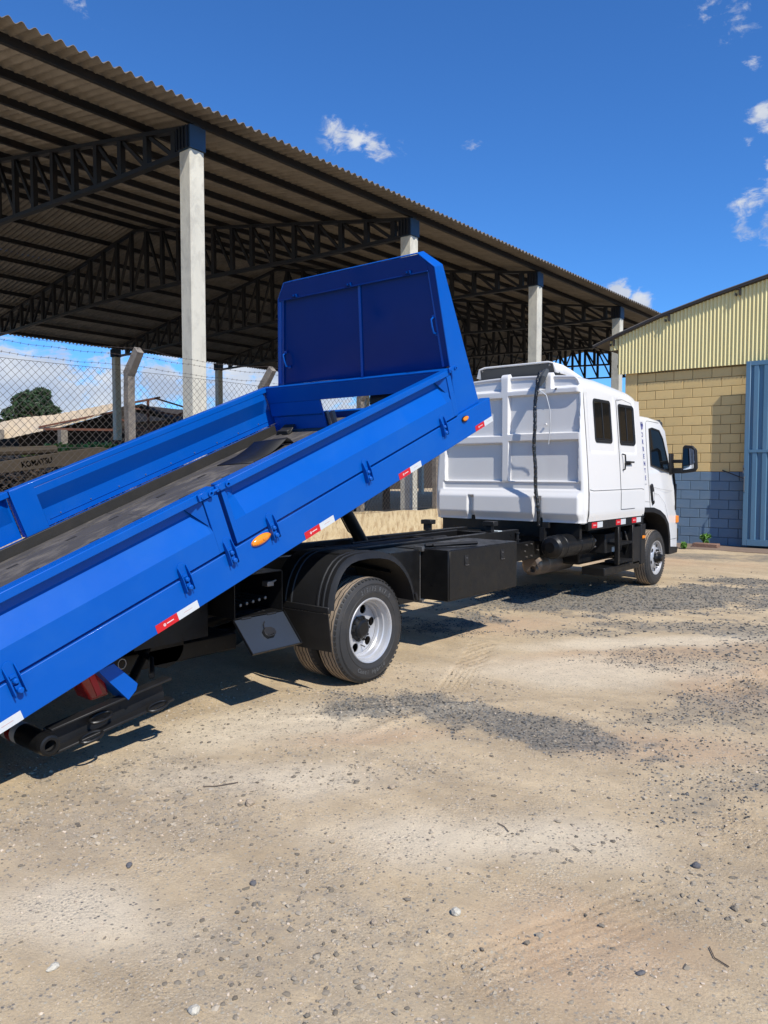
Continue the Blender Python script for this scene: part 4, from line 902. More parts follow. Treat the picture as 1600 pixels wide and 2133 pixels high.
def front_wheel(side):
    xo = -3.78 if side > 0 else -5.72; cy = 10.69; r = .385; rim = .232; s_ = -side
    t = tyre(xo, .215, cy, r, rim, TR, 'front_wheel', side); cz = r-.004
    m = MB(); m.lathe((xo, cy, cz), 'x', [(s_*a, b_) for a, b_ in ((.020, rim-.010), (.004, rim-.004), (.002, rim+.006), (.012, rim+.004), (.030, rim-.016), (.055, rim-.03), (.058, rim-.045))], 60); m.build('rim', M['silver'], t, smooth=50)
    m = MB(); m.lathe((xo, cy, cz), 'x', [(s_*a, b_) for a, b_ in ((.058, rim-.044), (.020, .150), (.006, .120), (.010, .085), (.03, .08))], 60); m.build('wheel_disc', M['silver'], t, smooth=50)
    for k in range(6):
        a = 2*math.pi*(k+.3)/6; m = MB(); c_ = (xo+s_*.016, cy+.168*math.cos(a), cz+.168*math.sin(a)); m.lathe(c_, 'x', [(side*.0, .025), (side*.012-side*.01, .025), (side*.002, .001)], 14); m.build('hand_hole', M['groove'], t)
    m = MB(); m.lathe((xo+s_*.02, cy, cz), 'x', [(0, .080), (side*.03, .078), (side*.05, .06), (side*.09, .052), (side*.10, .03), (side*.10, .001)], 24); m.build('hub', M['black'], t, smooth=40)
    for k in range(8):
        a = 2*math.pi*k/8; m = MB(); m.lathe((xo+s_*.008, cy+.105*math.cos(a), cz+.105*math.sin(a)), 'x', [(0, .015), (side*.028, .013), (side*.042, .007), (side*.042, .001)], 6); m.build('wheel_nut', M['steel' if k % 2 else 'black'], t)
front_wheel(1); front_wheel(-1)

# ---- mudguards
def guard(side):
    x0 = -3.60 if side > 0 else -5.86; x1 = x0-side*.56; cy, cz, r = 4.36, .42, .515
    prof = []
    pts = [(3.835, .62), (3.845, .73), (3.895, .85), (3.98, .945), (4.10, 1.0), (4.42, .99), (4.58, .945), (4.72, .84), (4.81, .71), (4.845, .58)]
    # smooth the guard outline
    pp = []
    for i in range(len(pts)-1):
        for f in (0, .5): pp.append((pts[i][0]+(pts[i+1][0]-pts[i][0])*f, pts[i][1]+(pts[i+1][1]-pts[i][1])*f))
    pp.append(pts[-1])
    def sm(q): return [q[0]]+[((q[i-1][0]+2*q[i][0]+q[i+1][0])/4, (q[i-1][1]+2*q[i][1]+q[i+1][1])/4) for i in range(1, len(q)-1)]+[q[-1]]
    pp = sm(sm(pp)); rings = []
    for i, (y, z) in enumerate(pp):
        a = pp[max(0, i-1)]; b_ = pp[min(len(pp)-1, i+1)]; dy, dz = b_[0]-a[0], b_[1]-a[1]; L = math.hypot(dy, dz); ny_, nz = -dz/L, dy/L
        rg = []; widths = [0, .018, .020, .055, .060, .075, .080, .105, .110, .125, .130, .37, .375, .39, .395, .43, .435, .45, .455, .56]
        hh_ = [-.045, -.010, 0, 0, .008, .008, 0, 0, .008, .008, 0, 0, .008, .008, 0, 0, .008, .008, 0, 0]
        for w_, h_ in zip(widths, hh_): rg.append((x0-side*w_, y+ny_*h_, z+nz*h_))
        for w_ in (.56, 0.004): rg.append((x0-side*w_, y-ny_*(.006 if w_ > .1 else .045), z-nz*(.006 if w_ > .1 else .045)))
        rings.append(rg)
    m = MB(); m.loft(rings); gd = part('mudguard', 'blackdull', m, smooth=28)
    m = MB(); m.box(min(x0, x1), max(x0, x1), 3.822, 3.85, .600, .645); part('flap_bar', 'blackdull', m, gd, bevel=.004, seg=1)
    m = MB(); K = 10; P = [[(x0-side*.56*f, 3.835-.012*math.sin(f*3)-.01*(1-t_), .60-(.27)*(t_)) for f in np.linspace(0, 1, 8)] for t_ in np.linspace(0, 1, 5)]
    P = [[(x, y+(.60-z)*.10, z) for x, y, z in row] for row in P]
    m.grid(P); o = part('mud_flap', 'blackdull', m); md = o.modifiers.new('s', 'SOLIDIFY'); md.thickness = .008
    m = MB(); m.tube([(x0-side*.01, 4.838, .62), (x0-side*.01, 4.855, .565)], .012, 8); part('guard_tip', 'blackdull', m, gd)
guard(1); guard(-1)
for q_ in ([(-4.4, 4.1, .80), (-4.4, 4.1, .96), (-3.75, 4.1, .97)], [(-4.4, 4.7, .80), (-4.4, 4.7, .84), (-3.75, 4.7, .80)]):
    m = MB(); m.tube(q_, .018, 8); part('guard_bracket', 'black', m)

# ---- tool box
m = MB(); m.box(-4.28, -3.70, 5.425, 6.61, .462, .905); tb = part('tool_box', 'black', m, bevel=.006)
m = MB(); m.box(-3.6995, -3.694, 5.44, 6.595, .475, .893); part('tool_box_door', 'black', m, tb, bevel=.002, seg=1)
for y in (5.70, 6.32):
    m = MB(); m.box(-3.694, -3.689, y-.03, y+.03, .755, .845); m.box(-3.689, -3.686, y-.022, y+.022, .768, .80); l = part('paddle_latch', 'blackdull', m, tb, bevel=.001, seg=1)
    m = MB(); m.tube([(-3.686, y-.022, .762), (-3.680, y-.022, .758), (-3.680, y+.022, .758), (-3.686, y+.022, .762)], .0025, 5); m.lathe((-3.689, y, .82), 'x', [(0, .006), (.003, .005), (.004, .001)], 8); part('latch_ring', 'steel', m, tb)
m = MB(); m.tube([(-3.95, 5.55, .925), (-3.78, 6.0, .925)], .014, 6); m.tube([(-4.0, 5.5, .925), (-3.76, 5.98, .93)], .018, 4); part('lid_bar', 'blackdull', m, tb)
m = MB(); m.box(-4.27, -3.98, 4.98, 5.40, .45, .90); part('battery_box', 'black', m, bevel=.006)
m = MB(); m.box(-4.04, -3.95, 5.385, 5.42, .885, .925); m.box(-4.03, -3.95, 5.39, 5.418, .435, .455); m.tube([(-3.985, 5.405, .455), (-3.985, 5.405, .89)], .004, 6); part('tie_rod', 'steel', m)
m = MB(); m.box(-4.20, -4.06, 5.36, 5.402, .72, .84); part('junction_box', 'blackdull', m, bevel=.005)
# ---- lever control box with open flap
x0 = -3.86; y0, y1, z0, z1 = 3.215, 3.64, .628, .905
m = MB(); m.box(-4.30, x0, y0, y1, z0-.006, z0); m.box(-4.30, x0, y0, y0+.006, z0, z1); m.box(-4.30, x0, y1-.006, y1, z0, z1); m.box(-4.30, x0, y0, y1, z1-.006, z1); m.box(-4.31, -4.30, y0, y1, z0, z1); cb = part('control_box', 'black', m)
for k in range(6):
    m = MB(); m.box(-4.05, -3.93, y0+.09+k*.045, y0+.102+k*.045, z0+.0008, z0+.0022); part('vent_slot', 'groove', m, cb)
for k in range(5):
    m = MB(); y = y0+.10+k*.055; z = z0+.07+k*.006; m.tube([(-4.28, y-.03, z+.02), (-4.02, y, z)], .007, 6); m.tube([(-4.04, y-.002, z), (-3.93, y+.01, z-.005)], [.010, .014], 8); part('control_lever', 'blackdull', m, cb, smooth=40)
    m = MB(); m.lathe((-3.93, y+.01, z-.005), 'x', [(0, .012), (.004, .009), (.005, .001)], 8); part('lever_tip', 'steel', m, cb)
m = MB(); m.box(-3.96, -3.90, y1-.10, y1-.04, z1-.11, z1-.075); m.tube([(-3.92, y1-.07, z1-.09), (-3.90, y1-.02, z1-.07)], .008, 6); part('valve', 'steel', m, cb, bevel=.003, seg=1)
a_, b_, c_, d_ = Vector((-3.86, y0-.015, z0-.012)), Vector((-3.86, y1+.005, z0-.012)), Vector((-3.675, 3.635, .42)), Vector((-3.675, 3.20, .42))
nrm = (b_-a_).cross(d_-a_).normalized(); nrm = nrm if nrm.x > 0 else -nrm
m = MB(); m.loft([[tuple(p) for p in (a_, b_, c_, d_)], [tuple(p-nrm*.006) for p in (a_, b_, c_, d_)]]); fl = part('control_flap', 'flapsky', m)
for p, q_ in ((a_, d_), (b_, c_), (d_, c_)):
    m = MB(); m.bar(p+nrm*.006, q_+nrm*.006, .004, .016, nrm); part('flap_lip', 'black', m, fl)
ctr = (a_+b_+c_+d_)/4; ux = (b_-a_).normalized(); uy = (a_-d_).normalized()
m = MB(); o_ = [(-.05, -.02), (-.035, -.045), (.02, -.045), (.055, -.02), (.055, .01), (.03, .03), (-.02, .035), (-.05, .01)]
m.loft([[tuple(ctr+ux*a+uy*b+nrm*.002) for a, b in o_], [tuple(ctr+ux*a*.9+uy*b*.9+nrm*.022) for a, b in o_]]); m.tube([tuple(ctr+ux*-.02+uy*.03+nrm*.012), tuple(ctr+ux*-.01+uy*.06+nrm*.012), tuple(ctr+ux*.012+uy*.08+nrm*.01)], .004, 6)
m.tube([tuple(ctr+ux*-.03+uy*-.03+nrm*.024), tuple(ctr+ux*.02+uy*-.025+nrm*.028)], .005, 5); part('flap_lock', 'blackdull', m, fl, bevel=.0015, seg=1)
for f in (.25, .75):
    p = a_.lerp(b_, f); m = MB(); m.tube([tuple(p-ux*.04), tuple(p+ux*.04)], .008, 6); part('flap_hinge', 'blackdull', m, fl)

# ---- air tank, muffler, lights
m = MB(); m.lathe((-3.98, 7.85, .725), 'y', [(0, .001), (.0, .06), (.02, .11), (.05, .132), (.93, .132), (.965, .11), (.985, .06), (.985, .001)], 32); at_ = part('air_tank', 'black', m, smooth=45)
for y in (8.05, 8.42, 8.70):
    m = MB(); m.lathe((-3.98, y, .725), 'y', [(0, .133), (.004, .1365), (.030, .1365), (.034, .133)], 32); part('tank_strap', 'black', m, at_, smooth=45)
m = MB(); m.tube([(-3.98, 8.83, .70), (-3.98, 8.95, .70), (-4.0, 9.1, .68)], .014, 8); m.tube([(-3.9, 8.8, .66), (-3.92, 8.95, .66)], .01, 6); m.lathe((-3.95, 8.9, .73), 'y', [(0, .02), (.04, .03), (.08, .03), (.1, .01)], 10); part('tank_fitting', 'steel', m, at_, smooth=40)
m = MB(); m.lathe((-4.46, 8.30, .45), 'y', [(0, .001), (0, .09), (.02, .125), (.05, .135), (.25, .135), (.252, .139), (.28, .139), (.282, .135), (.95, .135), (1.0, .08), (1.25, .05)], 32); mf = part('muffler', 'muff', m, smooth=45)
m = MB(); m.lathe((-4.40, 8.24, .41), 'y', [(0, .045), (.08, .045)], 18); m.lathe((-4.40, 8.24, .41), 'y', [(0, .045), (0, .038), (.07, .036), (.07, .001)], 18); part('exhaust_outlet', 'muff', m, mf, smooth=40)
m = MB(); m.box(-5.6, -3.80, 8.42, 10.1, .905, 1.0); part('cab_sub_frame', 'black', m, bevel=.005)
m = MB(); m.box(-5.75, -3.83, 8.30, 8.36, .80, 1.05); part('rear_skirt', 'black', m)
m = MB(); m.box(-3.80, -3.758, 8.38, 10.10, .895, 1.018); part('side_skirt', 'black', m, bevel=.004, seg=1)
m = MB(); m.box(-5.2, -4.3, 8.36, 8.40, .55, .9); m.box(-5.4, -5.15, 8.0, 8.8, .45, .85); part('fuel_tank', 'black', m, bevel=.02)
m = MB(); m.box(-5.5, -4.1, 8.9, 10.0, .42, .88); part('engine_block', 'black', m, bevel=.03)
m = MB(); m.box(-4.28, -4.22, 8.18, 8.24, .76, .92); m.box(-4.26, -4.18, 8.20, 8.26, .92, .98); part('skirt_bracket', 'blackdull', m)
for y in (8.47, 9.18, 9.70):
    for k, (mt, nm) in enumerate((('redtape', 'red_tape'), ('whitetape', 'white_tape'))):
        m = MB(); m.box(-3.758, -3.7565, y+.155*k, y+.155*(k+1)-.001, .918, .985); tp = part(nm, mt, m)
        if k == 0: m = MB(); m.lathe((-3.7565, y+.055, .952), 'x', [(0, .010), (.0008, .010), (.0008, .006), (0, .006)], 12); m.box(-3.7565, -3.7558, y+.068, y+.12, .949, .955); part('tape_print', 'whitemark', m, tp)
# step ladder under the crew door
m = MB()
m.box(-3.80, -3.755, 9.20, 9.77, .895, .905); lad = part('step', 'black', m)
for y in (9.25, 9.72):
    m = MB(); m.box(-3.79, -3.74, y-.03, y+.03, .42, .894); part('step_post', 'black', m, lad, bevel=.004, seg=1)
for z in (.43, .66):
    m = MB(); m.box(-3.94, -3.745, 9.28, 9.69, z, z+.03)
    for k in range(9): m.box(-3.745, -3.738, 9.30+k*.043, 9.318+k*.043, z+.004, z+.026)
    part('step_tread', 'blackdull', m, lad)
m = MB(); m.box(-4.15, -3.9, 9.2, 9.75, .55, .80); part('battery', 'blackdull', m, bevel=.01)
m = MB(); m.box(-3.899, -3.897, 9.40, 9.58, .56, .62); part('battery_sticker', 'label', m)
m = MB(); m.box(-4.0, -3.80, 9.86, 10.22, .36, .86); m.box(-4.0, -3.79, 10.12, 10.28, .34, .88); part('front_mudguard', 'blackdull', m, bevel=.01)
m = MB(); m.box(-4.1, -3.80, 8.95, 10.1, .30, .40); part('lower_tray', 'black', m, bevel=.01)
m = MB(); m.box(-3.788, -3.775, 10.14, 10.24, .685, .725); part('marker_lamp', 'amber', m, bevel=.006)
for k in range(3):
    m = MB(); m.tube([(-3.9, 9.80+k*.03, .80), (-3.86, 9.84+k*.03, .62), (-3.9, 9.86+k*.02, .50)], .008, 6); part('air_hose', 'steel' if k == 1 else 'blackdull', m, smooth=True)

# ---- crew box (white fibreglass shell)
def tum(z): return .090*ss(1.3, 2.5, z)**1.0 if np.isscalar(z) else .090*ss(1.3, 2.5, z)
def xr(z): return -3.75-float(.02*ss(1.10, .97, z)*1.0)-float(.085*np.clip((z-1.36)/1.1, 0, 1)**1.15)
XC = -4.80
def ztop(u, base): return base+.045*(1-u*u)
def outline(base, zb_=.985, inset=0., n=26):
    """closed outline in XZ for the shell section, rounded shoulders"""
    pts = []; hz = [zb_+(base-.17-zb_)*k/10 for k in range(11)]
    for z in hz: pts.append((xr(z)-inset, z))
    xs_, zs_ = xr(base-.17), base-.17
    for k in range(1, 8): a = R(90*k/8); pts.append((xs_-.13*(1-math.cos(a))-inset, zs_+(.155)*math.sin(a)))
    for k in range(0, 17):
        f = k/16; x = (xs_-.13)+(2*XC-2*(xs_-.13))*f; u = 2*f-1; pts.append((x if 0 < k < 16 else x, zs_+.155+.045*(1-u*u)))
    right = pts[:18]
    for x, z in right[::-1]: pts.append((2*XC-x, z))
    return pts
secs = [(8.335, 2.705, 0), (8.8, 2.70, 0), (9.4, 2.66, 0), (9.8, 2.63, 0), (9.96, 2.60, 0), (10.03, 2.53, .004), (10.07, 2.42, .008), (10.10, 2.2, .02)]
rings = []
for y, b_, ins in secs: rings.append([(x, y, z) for x, z in outline(b_)])
rings.append([(x, 10.125, z*.93+.07*1.0) for x, z in outline(1.95)])
m = MB(); m.loft(rings, False, True); crew = part('crew_box', 'white', m, smooth=38)
# moulded rear wall: height field with ribs, sunk panels, flared foot
zb0 = .985
def box_(x, z, x0, x1, z0, z1, e=.011): return ss(x0-e*.3, x0+e, x)*ss(x1+e*.3, x1-e, x)*ss(z0-e*.3, z0+e, z)*ss(z1+e*.3, z1-e, z)
o2 = outline(2.705); K = len(o2)
nz_, nu = 210, 240
zz = np.linspace(0, 1, nz_)
def halfw(z):      # right edge x at height z on the section outline
    right = o2[:18]; zs_ = [p[1] for p in right]; xs_ = [p[0] for p in right]; return np.interp(z, zs_, xs_)
P = np.zeros((nz_, nu, 3)); topz = 2.705-.17+.155
for i, t_ in enumerate(zz):
    z = zb0+(topz-zb0)*t_; xrr = float(halfw(z)); u = np.linspace(0, 1, nu); u = u; x = xrr+(2*XC-2*xrr)*u
    zc_ = z+.045*(1-(2*u-1)**2)*ss(.8, 1, t_)
    P[i, :, 0] = x; P[i, :, 2] = zc_
X_, Z_ = P[..., 0], P[..., 2]
dep = np.zeros_like(X_)
for (x0_, x1_, z0_, z1_, d_) in ((-4.765, -3.835, 2.035, 2.495, .052), (-4.755, -3.845, 1.465, 1.95, .052), (-5.69, -4.845, 1.465, 1.93, .052), (-5.69, -4.85, 2.02, 2.48, .052)):
    dep = np.maximum(dep, d_*box_(X_, Z_, x0_, x1_, z0_, z1_))
dep = np.maximum(dep, .022*box_(X_, Z_, -5.72, -3.81, 1.36, 1.4645, .02))
foot = ss(1.37, 1.27, Z_); dep = dep-foot*.055*ss(-5.80, -5.74, X_)*ss(-3.77, -3.83, X_)
for x0_, x1_ in ((-5.315, -5.225), (-4.39, -4.285)): dep = dep+.06*ss(x0_-.01, x0_+.02, X_)*ss(x1_+.01, x1_-.02, X_)*ss(1.30, 1.26, Z_)
dep = dep+.045*ss(1.10, 1.0, Z_)
up = ss(2.545, 2.585, Z_); rib = np.maximum(ss(-4.885, -4.865, X_)*ss(-4.755, -4.775, X_), ss(-4.285, -4.265, X_)*ss(-4.18, -4.20, X_))
dep = dep+.055*up*(1-rib); dep = dep+.0*rib
dx_ = np.minimum(np.abs(X_-halfw(Z_)[...] if False else X_*0+1), 1)
edge = np.minimum.reduce([np.repeat(np.linspace(0, 1, nu)[None], nz_, 0)*2.1, np.repeat((1-np.linspace(0, 1, nu))[None], nz_, 0)*2.1, np.repeat(((1-zz)*1.72)[:, None], nu, 1)])
rd = .055; ee = np.clip(edge/rd, 0, 1); rnd = rd*(1-np.sqrt(np.clip(1-(1-ee)**2, 0, 1)))
P[..., 1] = 8.262+np.maximum(dep*np.clip(edge/.05, 0, 1)+rnd*1.25, 0-.06)
P[..., 1] = np.where(edge <= 1e-6, 8.335, P[..., 1])
P[..., 2] += .035*rib*ss(.94, .985, zz)[:, None]
m = MB(); m.grid([[tuple(P[i, j]) for j in range(nu)] for i in range(nz_)]); me = m.mesh('rear_panel', M['white'], smooth=True)
me.polygons.foreach_set('use_smooth', [True]*len(me.polygons)); o = link(me, 'rear_panel', TR)
m = MB(); m.box(2*XC+3.80, -3.80, 8.32, 10.1, .97, .99); part('crew_box_floor', 'white', m)
# skin of the right side with pressed fields round windows and door
def side_patch(y0_, y1_, z0_, z1_, off, ny_=60, nz2=60, f=None):
    Q = []
    for z in np.linspace(z0_, z1_, nz2):
        Q.append([(xr(float(z))+off+(f(float(y), float(z)) if f else 0), float(y), float(z)) for y in np.linspace(y0_, y1_, ny_)])
    return Q
def press(y, z):
    a = float(box_(np.array(y), np.array(z), 8.42, 9.20, 1.80, 2.75, .05)); b_ = float(box_(np.array(y), np.array(z), 9.32, 9.86, 1.80, 2.75, .05))
    low_ = float(ss(1.37, 1.34, z))*.006
    return -.014*max(a, b_)+low_-.0
m = MB(); m.grid(side_patch(8.345, 10.04, 1.0, 2.50, .010, 150, 90, press)); Qs = [(8.345, 10.04)]
me = m.mesh('side_panel', M['white'], smooth=True); me.polygons.foreach_set('use_smooth', [True]*len(me.polygons)); o = link(me, 'side_panel', TR)
def seamline(pts, w=.006, off=.0135, name='panel_gap', par=None):
    m = MB(); m.tube([(xr(z)+off+press(y, z), y, z) for y, z in pts], w/2, 4, True); return part(name, 'seam', m, par)
seamline([(8.36, 1.372)]+[(8.36+k*.1, 1.358) for k in range(1, 17)]+[(10.03, 1.348)], .007)
dz = [2.46-(2.46-1.115)*k/14 for k in range(15)]
seamline([(9.28, 2.47)]+[(9.27+.0*k, z) for k, z in enumerate(dz)]+[(9.272, 1.112)]+[(9.4+.08*k, 1.11) for k in range(5)], .008)
seamline([(9.27, 2.47), (9.5, 2.49), (9.78, 2.46), (9.80, 2.42)], .006)
m = MB(); m.tube([(-3.742+0, 8.283, z) for z in np.linspace(1.12, 2.5, 12)], .003, 4); 
def side_window(y0_, y1_, z0_, z1_, name='crew_window'):
    th = .02
    oo = rrect(y0_, y1_, z0_, z1_, .05, 5); ii = rrect(y0_+.035, y1_-.035, z0_+.035, z1_-.035, .03, 5)
    m = MB(); n_ = len(oo); f = lambda y, z, o_: (xr(z)+o_+press(y, z), y, z)
    rg = [[f(y, z, .006) for y, z in oo], [f(y, z, .022) for y, z in oo], [f(y, z, .026) for y, z in [(y+(.012 if y < (y0_+y1_)/2 else -.012), z+(.012 if z < (z0_+z1_)/2 else -.012)) for y, z in oo]], [f(y, z, .018) for y, z in ii], [f(y, z, .010) for y, z in ii]]
    m.loft(rg, False, False); w_ = part(name, 'blackdull', m, smooth=40)
    m = MB(); m.loft([[f(y, z, .0125) for y, z in ii], [f(y, z, .0155) for y, z in ii]]); part('pane', 'glass', m, w_)
    ym = (y0_+y1_)/2; m = MB(); m.tube([f(ym, z, .018) for z in np.linspace(z0_+.036, z1_-.036, 6)], .006, 4); m.tube([f(y0_+.04, z0_+.045, .018), f(y1_-.04, z0_+.045, .018)], .005, 4); part('slider_rail', 'blackdull', m, w_)
side_window(8.60, 9.105, 1.925, 2.445); side_window(9.34, 9.84, 1.915, 2.43)
# crew door handle
X0 = xr(1.75)+.012
m = MB(); m.tube([(X0, 9.36, 1.80), (X0+.035, 9.37, 1.79), (X0+.04, 9.375, 1.70), (X0+.035, 9.37, 1.61), (X0, 9.36, 1.595)], .010, 8); h = part('crew_door_handle', 'blackdull', m, smooth=40)
m = MB(); m.box(X0, X0+.02, 9.47, 9.60, 1.665, 1.715); m.box(X0+.02, X0+.045, 9.42, 9.66, 1.69, 1.712); part('lock', 'blackdull', m, h, bevel=.004)
# roof scoop with grey underside
m = MB(); P = []
for i, (y, z) in enumerate(((8.50, 2.905), (8.75, 2.90), (9.0, 2.86), (9.3, 2.80), (9.55, 2.74))):
    P.append([(x, y, z-(.13 if j in (0, 10) else (.02 if j in (1, 9) else 0))*(1 if i < 4 else .2)) for j, x in enumerate([-4.26, -4.29, -4.36, -4.5, -4.7, -4.8, -4.9, -5.05, -5.25, -5.33, -5.36])])
m.grid(P); sc = part('roof_scoop', ['white', 'grey'], m, smooth=40); md = sc.modifiers.new('s', 'SOLIDIFY'); md.thickness = .018; md.offset = 0; md.material_offset = 0
m = MB(); m.prism([(-4.30, 8.52, 2.885), (-5.33, 8.52, 2.875), (-5.36, 8.60, 2.74), (-4.24, 8.60, 2.755)], (0, .012, 0)); part('scoop_panel', 'grey', m, sc)
for x in (-4.34, -5.28): m = MB(); m.lathe((x, 8.50, 2.86), 'y', [(0, .012), (-.012, .008), (-.013, .001)], 8); part('scoop_bolt', 'steel', m, sc)
# wrapped hose down the rear wall, with the thin loose cable
hp = []
for k in range(61):
    f = k/60; z = 2.74-f*1.80; x = -4.335-.03*math.sin(f*3.1)+.055*f+.006*math.sin(f*23); y = 8.20-.035*math.sin(min(1, f*2.2)*1.57)-.04*math.sin(f*2.6)+.03*f
    if f < .05: y = 8.34-.14*(f/.05); z = 2.765-f*.6
    hp.append((x, y, z))
m = MB(); rr_ = [.019+.004*abs(math.sin(k*1.9))+random.uniform(-.002, .002) for k in range(61)]; m.tube(hp, rr_, 10)
r = random.Random(3)
for k in range(4, 58, 2):
    p = Vector(hp[k]); a = r.uniform(0, 6.28); d = Vector((math.cos(a)*.021, math.sin(a)*.021, r.uniform(-.01, .01))); m.add([tuple(p+d*.7), tuple(p+d*1.25+Vector((0, 0, -.02))), tuple(p+d*.8+Vector((0, 0, -.045)))], [(0, 1, 2)])
hose = part('cable_hose', 'vinyl', m)
m = MB(); m.tube([(-4.32, 8.19, 2.50), (-4.26, 8.12, 2.52), (-4.17, 8.10, 2.46), (-4.135, 8.12, 2.3), (-4.15, 8.17, 2.12), (-4.18, 8.2, 1.98)], .006, 6); m.tube([(-4.18, 8.2, 1.98), (-4.19, 8.21, 1.90)], .005, 5); part('loose_cable', 'whitetape', m, hose, smooth=True)
m = MB(); m.tube([(-4.27, 8.30, 2.77), (-4.26, 8.19, 2.68), (-4.29, 8.17, 2.58)], [.03, .035, .02], 8); m.tube([(-4.31, 8.32, 2.78), (-4.31, 8.20, 2.70), (-4.31, 8.17, 2.55)], .013, 8); part('hose_strap', 'grey', m, hose, smooth=True)
for x, z in ((-4.13, 2.545), (-3.84, 2.20), (-4.27, 2.14)):
    m = MB(); m.lathe((x, 8.27 if z > 2.5 else 8.30, z), 'y', [(0, .014), (-.02, .012), (-.022, .001)], 8); part('fastener', 'steel' if z > 2.5 else 'white', m)

# ---- front cab
def cx(z, inset=0.): return -3.765-.02-.085*float(np.clip((z-1.2)/1.1, 0, 1))**1.1-inset
CP = [(10.11, 1.095), (10.5, 1.080), (10.76, 1.03), (10.95, .955), (11.09, .845), (11.17, .66), (11.20, .42), (11.62, .42), (11.64, .62), (11.62, .90), (11.54, 1.0), (11.49, 1.31), (11.45, 1.51), (11.33, 1.85), (11.21, 2.16), (11.12, 2.26), (10.98, 2.315), (10.6, 2.34), (10.11, 2.345)]
def cabring(ins, pull, topdrop):
    r_ = []
    for y, z in CP:
        yy = y-(pull if y > 11.3 else (pull*.6 if (y > 11.0 and z > 1.9) else 0)); zz_ = z-(topdrop*(1 if z > 2.2 else 0)); r_.append((cx(zz_, ins), yy, zz_))
    return r_
rg = [cabring(0, .10, .07), cabring(.012, .07, .035), cabring(.04, .04, .012), cabring(.12, .015, 0), cabring(.4, 0, -.01), cabring(1.03, 0, -.02)]
mir_ = [[(2*XC-x, y, z) for x, y, z in ring] for ring in rg[:-1][::-1]]
m = MB(); m.loft(rg+mir_); cabo = part('cab', 'white', m, smooth=36)
def cf(y, z, o_=0.): return (cx(z)+o_, y, z)
def cabpoly(pts, o0, o1, name, mt, par=None, bev=0):
    m = MB(); m.loft([[cf(y, z, o0) for y, z in pts], [cf(y, z, o1) for y, z in pts]]); return part(name, mt, m, par, bevel=bev, seg=1)
wpts = [(10.50, 2.17), (10.62, 2.19), (10.90, 2.165), (11.03, 2.05), (11.20, 1.70), (11.24, 1.585), (11.22, 1.565), (10.50, 1.665)]
sh = lambda pts, c_, k: [(c_[0]+(y-c_[0])*k, c_[1]+(z-c_[1])*k) for y, z in pts]
m = MB(); m.loft([[cf(y, z, .0005) for y, z in wpts], [cf(y, z, .010) for y, z in wpts], [cf(y, z, .010) for y, z in sh(wpts, (10.84, 1.86), .93)], [cf(y, z, .002) for y, z in sh(wpts, (10.84, 1.86), .93)]], False, False); cw = part('cab_window', 'blackdull', m)
cabpoly(sh(wpts, (10.84, 1.86), .93), .001, .004, 'pane', 'glass', cw)
def cseam(pts, w=.006, name='door_gap'): 
    m = MB(); m.tube([cf(y, z, .001) for y, z in pts], w/2, 4); return part(name, 'seam', m, cabo)
cseam([(10.42, 1.085), (10.40, 1.3), (10.385, 1.6), (10.385, 2.0), (10.40, 2.24), (10.45, 2.275), (10.9, 2.265)]); cseam([(10.42, 1.38), (10.9, 1.33), (11.3, 1.3)], .003)
cseam([(10.42, 1.30), (10.75, 1.26), (11.0, 1.12), (11.14, .9)], .003); cseam([(10.12, 1.19), (10.4, 1.17)], .003); cseam([(11.22, .60), (11.6, .60)], .005)
m = MB(); m.loft([[cf(y, z, .0) for y, z in ((10.44, 1.40), (10.50, 1.42), (10.54, 1.34), (10.55, 1.14), (10.50, 1.12), (10.46, 1.2))], [cf(y, z, .02) for y, z in ((10.445, 1.39), (10.50, 1.41), (10.535, 1.33), (10.54, 1.15), (10.50, 1.13), (10.465, 1.2))]]); dh = part('cab_door_handle', 'blackdull', m, bevel=.004)
cabpoly([(10.47, 1.30), (10.51, 1.31), (10.52, 1.19), (10.49, 1.18)], .0202, .022, 'grip', 'white', dh)
# wheel arch trim
arch = [(10.11, 1.075), (10.5, 1.060), (10.76, 1.01), (10.95, .935), (11.085, .825), (11.155, .65), (11.18, .42)]
rings = []
for i, (y, z) in enumerate(arch):
    a = arch[max(0, i-1)]; b_ = arch[min(len(arch)-1, i+1)]; d = Vector((0, b_[0]-a[0], b_[1]-a[1])).normalized(); nn_ = Vector((0, -d.z, d.y))
    c0 = Vector((-3.785, y, z)); rings.append([tuple(c0+Vector((.022, 0, 0))+nn_*.03), tuple(c0+Vector((.022, 0, 0))-nn_*.035), tuple(c0+Vector((-.25, 0, 0))-nn_*.035), tuple(c0+Vector((-.25, 0, 0))+nn_*.0)])
m = MB(); m.loft(rings); part('wheel_arch', 'blackdull', m, smooth=30)
m = MB(); m.box(-5.6, -4.05, 10.15, 11.2, .50, 1.05); part('wheel_well', 'black', m)
m = MB(); m.box(-4.1, -3.90, 10.12, 10.2, .88, 1.04); m.tube([(-3.86, 10.2, 1.0), (-3.84, 10.32, .96), (-3.86, 10.42, 1.0)], .014, 6); part('cab_mount', 'blackdull', m)
m = MB(); m.prism([(-3.772, 11.17, .385), (-3.772, 11.52, .385), (-3.772, 11.55, .47), (-3.772, 11.18, .50)], (-.5, 0, 0)); part('bumper_corner', 'blackdull', m, bevel=.008)
m = MB(); m.box(-3.795, -3.765, 11.46, 11.53, .83, .935); m.box(-3.9, -3.77, 11.53, 11.56, .83, .93); part('turn_signal', 'amber', m, bevel=.006)
m = MB(); m.box(-3.80, -3.774, 11.42, 11.455, 1.02, 1.40); part('side_vent', 'blackdull', m, bevel=.006)
